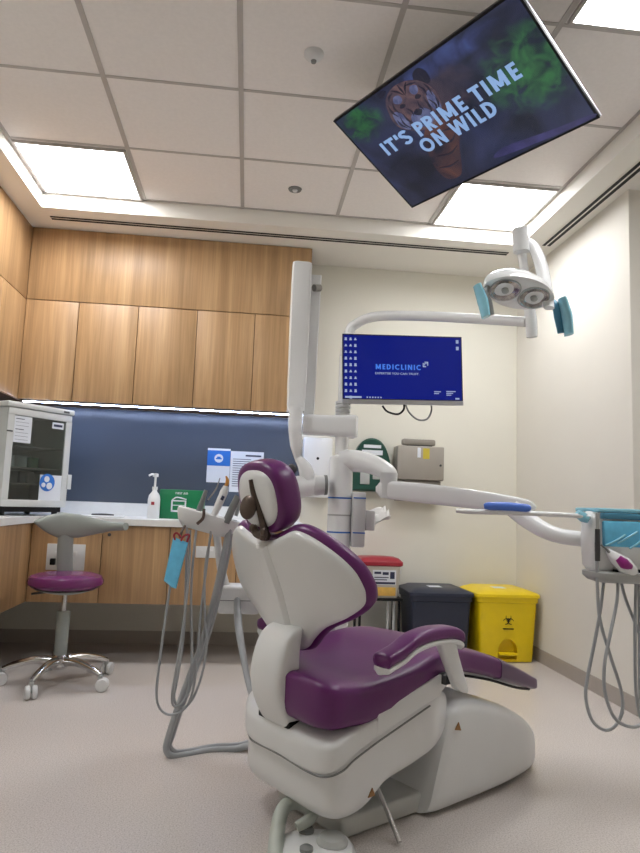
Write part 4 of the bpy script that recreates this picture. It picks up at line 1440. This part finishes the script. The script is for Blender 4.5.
for h_ in HS:
    tb('hose', [DD(*p_) for p_ in h_], .0055, M['hose'], dl, 8, 6)
tb('hose', [DD(639, 573, 2.14), DD(639.5, 620, 2.14), DD(640, 690, 2.14), DD(645, 720, 2.14), DD(660, 725, 2.15), DD(672, 690, 2.17), DD(668, 600, 2.2), DD(664, 578, 2.22)], .0055, M['hose'], dl, 8, 6)

# ------------------------------------------------------------------ assistant's unit on the left
YA = 2.66
ao = Vector((-.16, YA, 0))
au = thing('assistant_unit', 'white instrument holder left of the headrest with hanging grey hoses', 'dental unit', ao)
AA = lambda px, py, Y=YA: at(px, py, Y) - ao
b = nb()
A0, A1 = AA(180, 512), AA(236, 527)
mid = (A0 + A1) / 2
e1 = (A1 - A0).normalized()
L_ = (A1 - A0).length / 2
e2 = Vector((.25, -1, -.05)).normalized(); e2 = (e2 - e1 * e2.dot(e1)).normalized(); e3 = e1.cross(e2)
if e3.z < 0:
    e3 = -e3
def FA(x, y, h):
    v = mid + e1 * x + e2 * y + e3 * h
    return (v.x, v.y, v.z)
pillow(b, se(36, L_ + .012, .075, 3.2), [(0, .4, -.05), (0, .72, -.048), (0, .90, -.025), (0, 1, .008), (0, 1, .020), (.006, 1, .024), (.014, 1, .018), (0, .5, .010), (0, .05, .010)], FA)
tr = obj('holder_tray', b, M['white'], au, angle=50)
# arm that carries it, and the small console behind the backrest
tb('carrying_arm', [AA(216, 528, 2.70), AA(218, 545, 2.74), AA(221, 568, 2.78), AA(225, 588, 2.82)], [.016, .015, .017, .022], M['white'], au, 14, 5)
p0, p1 = AA(219, 585, 2.80), AA(236, 613, 2.80)
b = nb(); box(b, p0.x, p0.x + .17, .10, .24, p1.z, p0.z, .014, 3); obj('console', b, M['white'], au)
z_ = AA(225, 599, 2.80).z
bx('console_seam', (p0.x - .0006, p0.x + .1706, .0994, .2406, z_ - .0015, z_ + .0015), M['mgrey'], au)
tb('link_arm', [Vector((p0.x + .13, .17, (p0.z + p1.z) / 2)), Vector((p0.x + .3, .18, (p0.z + p1.z) / 2)), Vector((PX - ao.x - .04, .19, (p0.z + p1.z) / 2 + .02))], .03, M['white'], au, 12, 4)
# handpieces standing in the tray
i1 = tb('syringe', [AA(163, 525, 2.6) * 0 + AA(198, 512, 2.62), AA(201, 505, 2.62), AA(206, 490, 2.62)], [.010, .011, .007], M['mgrey'], au, 12, 3)
i2 = tb('suction_handpiece', [AA(212, 519, 2.60), AA(218, 506, 2.60), AA(224, 492, 2.60), AA(226, 486, 2.60)], [.010, .015, .016, .010], M['white'], au, 14, 3)
tb('orange_tip', [AA(226, 486, 2.60), AA(227.5, 481, 2.60), AA(226, 476, 2.60)], [.007, .008, .003], M['orange'], i2, 10, 3)
tb('print_mark', [AA(221.5, 500, 2.582), AA(223.5, 496, 2.582)], [.006, .006], M['ink'], i2, 8, smooth=False)
i3 = tb('large_suction_handpiece', [AA(226, 523, 2.60), AA(232, 509, 2.60), AA(238, 496, 2.60)], [.015, .015, .013], M['mgrey'], au, 14, 3)
tb('narrow_tip', [AA(236, 516, 2.63), AA(240, 502, 2.63), AA(244, 492, 2.63)], [.008, .008, .007], M['lgrey'], au, 10, 3)
i4 = tb('steel_probe', [AA(208, 500, 2.66), AA(216, 489, 2.66), AA(220, 478, 2.66)], [.003, .003, .002], M['alu'], au, 6, 3)
tb('holder_clip', [AA(204, 509, 2.58), AA(203, 518, 2.57), AA(197, 524, 2.57)], .006, M['gun'], au, 8, 4)
# thin looping hoses
AH = [
    [(174, 560, 2.58), (168, 600, 2.58), (161, 650, 2.58), (156.5, 690, 2.58), (159, 707, 2.58), (168, 714.5, 2.58), (180, 712, 2.6), (190, 700, 2.62), (196, 670, 2.62), (200, 620, 2.62), (206, 570, 2.62), (212, 522, 2.60)],
    [(190, 530, 2.57), (189, 570, 2.58), (184, 620, 2.58), (176, 670, 2.58), (172, 695, 2.58), (174, 706, 2.59), (183, 702, 2.6), (189, 685, 2.6), (192, 650, 2.6), (191, 600, 2.6), (193, 560, 2.6), (198, 514, 2.62)],
    [(187, 528, 2.60), (186, 580, 2.6), (183, 640, 2.6), (177, 680, 2.6), (174, 699, 2.6), (182, 708, 2.61), (193, 698, 2.62), (203, 670, 2.62), (207, 640, 2.62), (205, 620, 2.62), (205, 570, 2.61), (211, 535, 2.60)],
]
for h_ in AH:
    tb('hose', [AA(*p_) for p_ in h_], .0048, M['hose'], au, 8, 6)
# the thick pair that runs down to the floor and back to the chair
TH = [(231, 520, 2.61), (224, 555, 2.63), (214, 600, 2.65), (203, 640, 2.67), (190, 675, 2.67), (177, 710, 2.66), (169, 735, 2.66), (166, 749, 2.66), (172, 756, 2.66), (186, 755, 2.68), (210, 750.5, 2.72), (235, 749, 2.72), (252, 746, 2.70), (262, 741, 2.66)]
EX = [Vector((.18, 2.60, .035)) - ao, Vector((.32, 2.50, .035)) - ao, Vector((.40, 2.40, .04)) - ao]
tb('trunk_hose', [AA(*p_) for p_ in TH[:-1]] + EX, .0125, M['hose'], au, 12, 6)
tb('trunk_hose', [AA(x_ + 3.5, y_ - (2 if y_ > 745 else 0) * 2, Y_ + .024) for x_, y_, Y_ in TH[:-1]] + [e_ + Vector((.01, .026, 0)) for e_ in EX], .0105, M['hose'], au, 12, 6)
tb('drain_hose', [AA(237, 590, 2.80), AA(238, 620, 2.70), AA(243, 655, 2.56), AA(250, 690, 2.42), AA(258, 712, 2.32)], [.013, .016, .013, .010, .010], M['hose'], au, 12, 5)

# blue sleeve hooked on the holder
so = AA(180, 536, 2.56) + ao
t = thing('plastic_pouch', 'bright blue pouch hanging from the instrument holder by red loops', 'pouch', so)
SS = lambda px, py, Y=2.56: at(px, py, Y) - so
b = nb()
q = [SS(173, 537), SS(188, 543), SS(173, 588), SS(163.5, 581)]
qm = [SS(177, 586, 2.60)]
fr_ = [q[0], q[1], SS(176, 589), SS(172, 588), q[3]]
cen = sum(fr_, Vector()) / 5
rings = [[cen + (v - cen) * k_ + Vector((0, d_, 0)) for v in fr_] for k_, d_ in ((.2, .030), (.9, .028), (1, .016), (1, .008), (.9, -.002), (.2, -.006))]
skin(b, rings)
obj('pouch_body', b, M['blue_f'], t, angle=30)
tb('hanging_loop', [SS(175, 540), SS(174, 535), SS(177, 533), SS(181, 537)], .004, M['red'], t, 8, 5)
tb('hanging_loop', [SS(181, 541), SS(184, 536), SS(189, 535), SS(187, 542)], .004, M['red'], t, 8, 5)
tb('hook', [SS(180, 538, 2.57), SS(182, 531, 2.58), SS(185, 526, 2.60)], .005, M['gun'], t, 8, 4)

# ------------------------------------------------------------------ ceiling television
TC = Vector((.73246758, 2.35179419, 2.47587013))
A_, B_, G_ = math.radians(-59.50702904), math.radians(153.09744424), math.radians(.72346871)
TM = Matrix.Rotation(A_, 4, 'Z') @ Matrix.Rotation(B_, 4, 'X') @ Matrix.Rotation(G_, 4, 'Y')
tv = thing('television', 'large television tilted from the ceiling showing a tiger advertisement', 'television')
tv.matrix_world = Matrix.Translation(TC) @ TM
TW, THH = .93 / 2, .93 * 9 / 32 * 1.02
bx('housing', (-TW, TW, -THH, THH, -.022, -.003), M['bezel'], tv, bev=.003)
bx('rear_housing', (-TW * .6, TW * .6, -THH * .8, THH * .3, -.055, -.022), M['bezel'], tv, bev=.01)
bx('edge_trim', (TW - .001, TW + .0015, -THH, THH, -.016, -.010), M['silver'], tv)
bx('bezel', (-TW, TW, -THH, THH, -.003, -.0005), M['black'], tv)
ts = bx('screen', (-TW + .009, TW - .009, -THH + .010, THH - .009, -.0005, .0006), M['tv'], tv)


def blob(name, pts, m, h, parent=ts, n=5):
    ol = [(p.x, p.y) for p in spline([Vector((x, y, 0)) for x, y in pts], n, True)]
    b = nb()
    pillow(b, ol, [(0, 1, h - .0003), (0, 1, h), (0, .5, h), (0, .02, h)], lambda x, y, z: (x, y, z))
    return obj(name, b, m, parent, False)


blob('fallen_log', [(.45, -.24), (.30, -.225), (.10, -.20), (.04, -.225), (.20, -.245), (.43, -.255)], M['tv_log'], .0008)
blob('tiger_body', [(-.04, .06), (.04, .07), (.02, -.02), (-.05, -.10), (-.10, -.18), (-.14, -.225), (-.20, -.215), (-.215, -.15), (-.19, -.06), (-.14, .02)], M['tv_body'], .0010)
blob('tiger_ear', [(-.03, .195), (-.02, .235), (.015, .245), (.035, .215), (.02, .175)], M['tv_dark'], .0012)
blob('tiger_ear', [(-.195, .225), (-.205, .25), (-.18, .256), (-.16, .24)], M['tv_dark'], .0012)
blob('tiger_head', [(-.225, .10), (-.215, .165), (-.185, .215), (-.13, .238), (-.07, .235), (-.015, .205), (.015, .15), (.005, .09), (-.035, .045), (-.10, .022), (-.175, .045)], M['tv_fur'], .0015)
blob('tiger_brow', [(-.165, .185), (-.15, .205), (-.125, .20), (-.125, .178), (-.145, .17)], M['tv_face'], .0018)
blob('tiger_brow', [(-.075, .185), (-.06, .205), (-.035, .195), (-.045, .172), (-.065, .168)], M['tv_face'], .0018)
blob('tiger_cheek', [(-.215, .10), (-.205, .15), (-.175, .145), (-.165, .10), (-.18, .06), (-.20, .07)], M['tv_face'], .0018)
blob('tiger_cheek', [(.0, .095), (.0, .15), (-.025, .145), (-.04, .10), (-.03, .06), (-.01, .065)], M['tv_face'], .0018)
blob('tiger_muzzle', [(-.15, .06), (-.145, .10), (-.105, .115), (-.065, .10), (-.055, .06), (-.10, .03)], M['tv_face'], .0018)
blob('tiger_nose', [(-.125, .105), (-.105, .118), (-.082, .105), (-.102, .088)], M['tv_dark'], .0020)
blob('tiger_eye', [(-.158, .155), (-.143, .166), (-.128, .155), (-.143, .148)], M['tv_dark'], .0020)
blob('tiger_eye', [(-.075, .155), (-.06, .166), (-.045, .153), (-.06, .146)], M['tv_dark'], .0020)


def ribbon(b, pts, w0, w1, w2, h):
    P = spline([Vector((x, y, h)) for x, y in pts], 5)
    rows = []
    for i, p in enumerate(P):
        u = i / (len(P) - 1)
        w_ = w0 + (w1 - w0) * u * 2 if u < .5 else w1 + (w2 - w1) * (u - .5) * 2
        T_ = (P[min(i + 1, len(P) - 1)] - P[max(i - 1, 0)]).normalized()
        N_ = Vector((-T_.y, T_.x, 0))
        rows.append([p + N_ * w_, p - N_ * w_])
    skin(b, rows, cap=False, closed=False)


STR = [[(-.18, .20), (-.165, .215), (-.14, .222)], [(-.14, .232), (-.12, .215), (-.105, .19)], [(-.06, .228), (-.08, .212), (-.095, .19)], [(-.03, .205), (-.05, .212), (-.075, .218)], [(-.10, .236), (-.10, .215), (-.10, .185)],
       [(-.17, .19), (-.18, .165), (-.175, .14)], [(-.195, .19), (-.20, .16), (-.19, .13)], [(-.185, .125), (-.19, .09), (-.175, .06)], [(-.165, .13), (-.165, .10), (-.155, .07)], [(-.205, .12), (-.205, .095), (-.19, .07)],
       [(-.03, .19), (-.02, .165), (-.025, .14)], [(-.005, .185), (.0, .16), (-.005, .13)], [(-.03, .125), (-.02, .09), (-.04, .06)], [(-.045, .13), (-.045, .10), (-.055, .07)], [(.0, .12), (-.005, .095), (-.02, .07)],
       [(-.135, .14), (-.125, .12), (-.13, .10)], [(-.075, .14), (-.08, .12), (-.075, .10)], [(-.13, .055), (-.10, .045), (-.07, .055)],
       [(.03, .05), (.0, .03), (-.05, .04)], [(.01, .0), (-.03, -.02), (-.08, -.015)], [(-.03, -.05), (-.07, -.07), (-.12, -.06)], [(-.06, -.10), (-.11, -.115), (-.17, -.10)], [(-.10, -.16), (-.15, -.165), (-.20, -.15)]]
for pts in STR:
    b = nb()
    ribbon(b, pts, .0012, .0048, .0012, .0022)
    obj('tiger_stripe', b, M['tv_dark'], ts, False)
stroke_text('title_lettering', "IT'S PRIME TIME", .066, .695, M['tv_txt'], ts, Matrix.Translation((-.366, .010, .0030)), w=.21)
stroke_text('title_lettering', 'ON WILD', .066, .382, M['tv_txt'], ts, Matrix.Translation((-.205, -.066, .0030)), w=.21)
Ti = tv.matrix_world.inverted()
top = Ti @ (TC + Vector((0, 0, ZC - TC.z - .001)))
tb('ceiling_bracket', [Vector((0, 0, -.05)), Vector((0, .0, -.12)), Vector(top)], .025, M['black'], tv, 12, smooth=False)

# ------------------------------------------------------------------ world and view
w = bpy.data.worlds.new('world')
sc.world = w
w.use_nodes = True
w.node_tree.nodes['Background'].inputs['Color'].default_value = (.8, .82, .85, 1)
w.node_tree.nodes['Background'].inputs['Strength'].default_value = 0.0
sc.view_settings.view_transform = 'Standard'
sc.view_settings.look = 'None'
sc.view_settings.exposure = 0.33
sc.view_settings.gamma = 1.0
sc.view_settings.use_curve_mapping = False
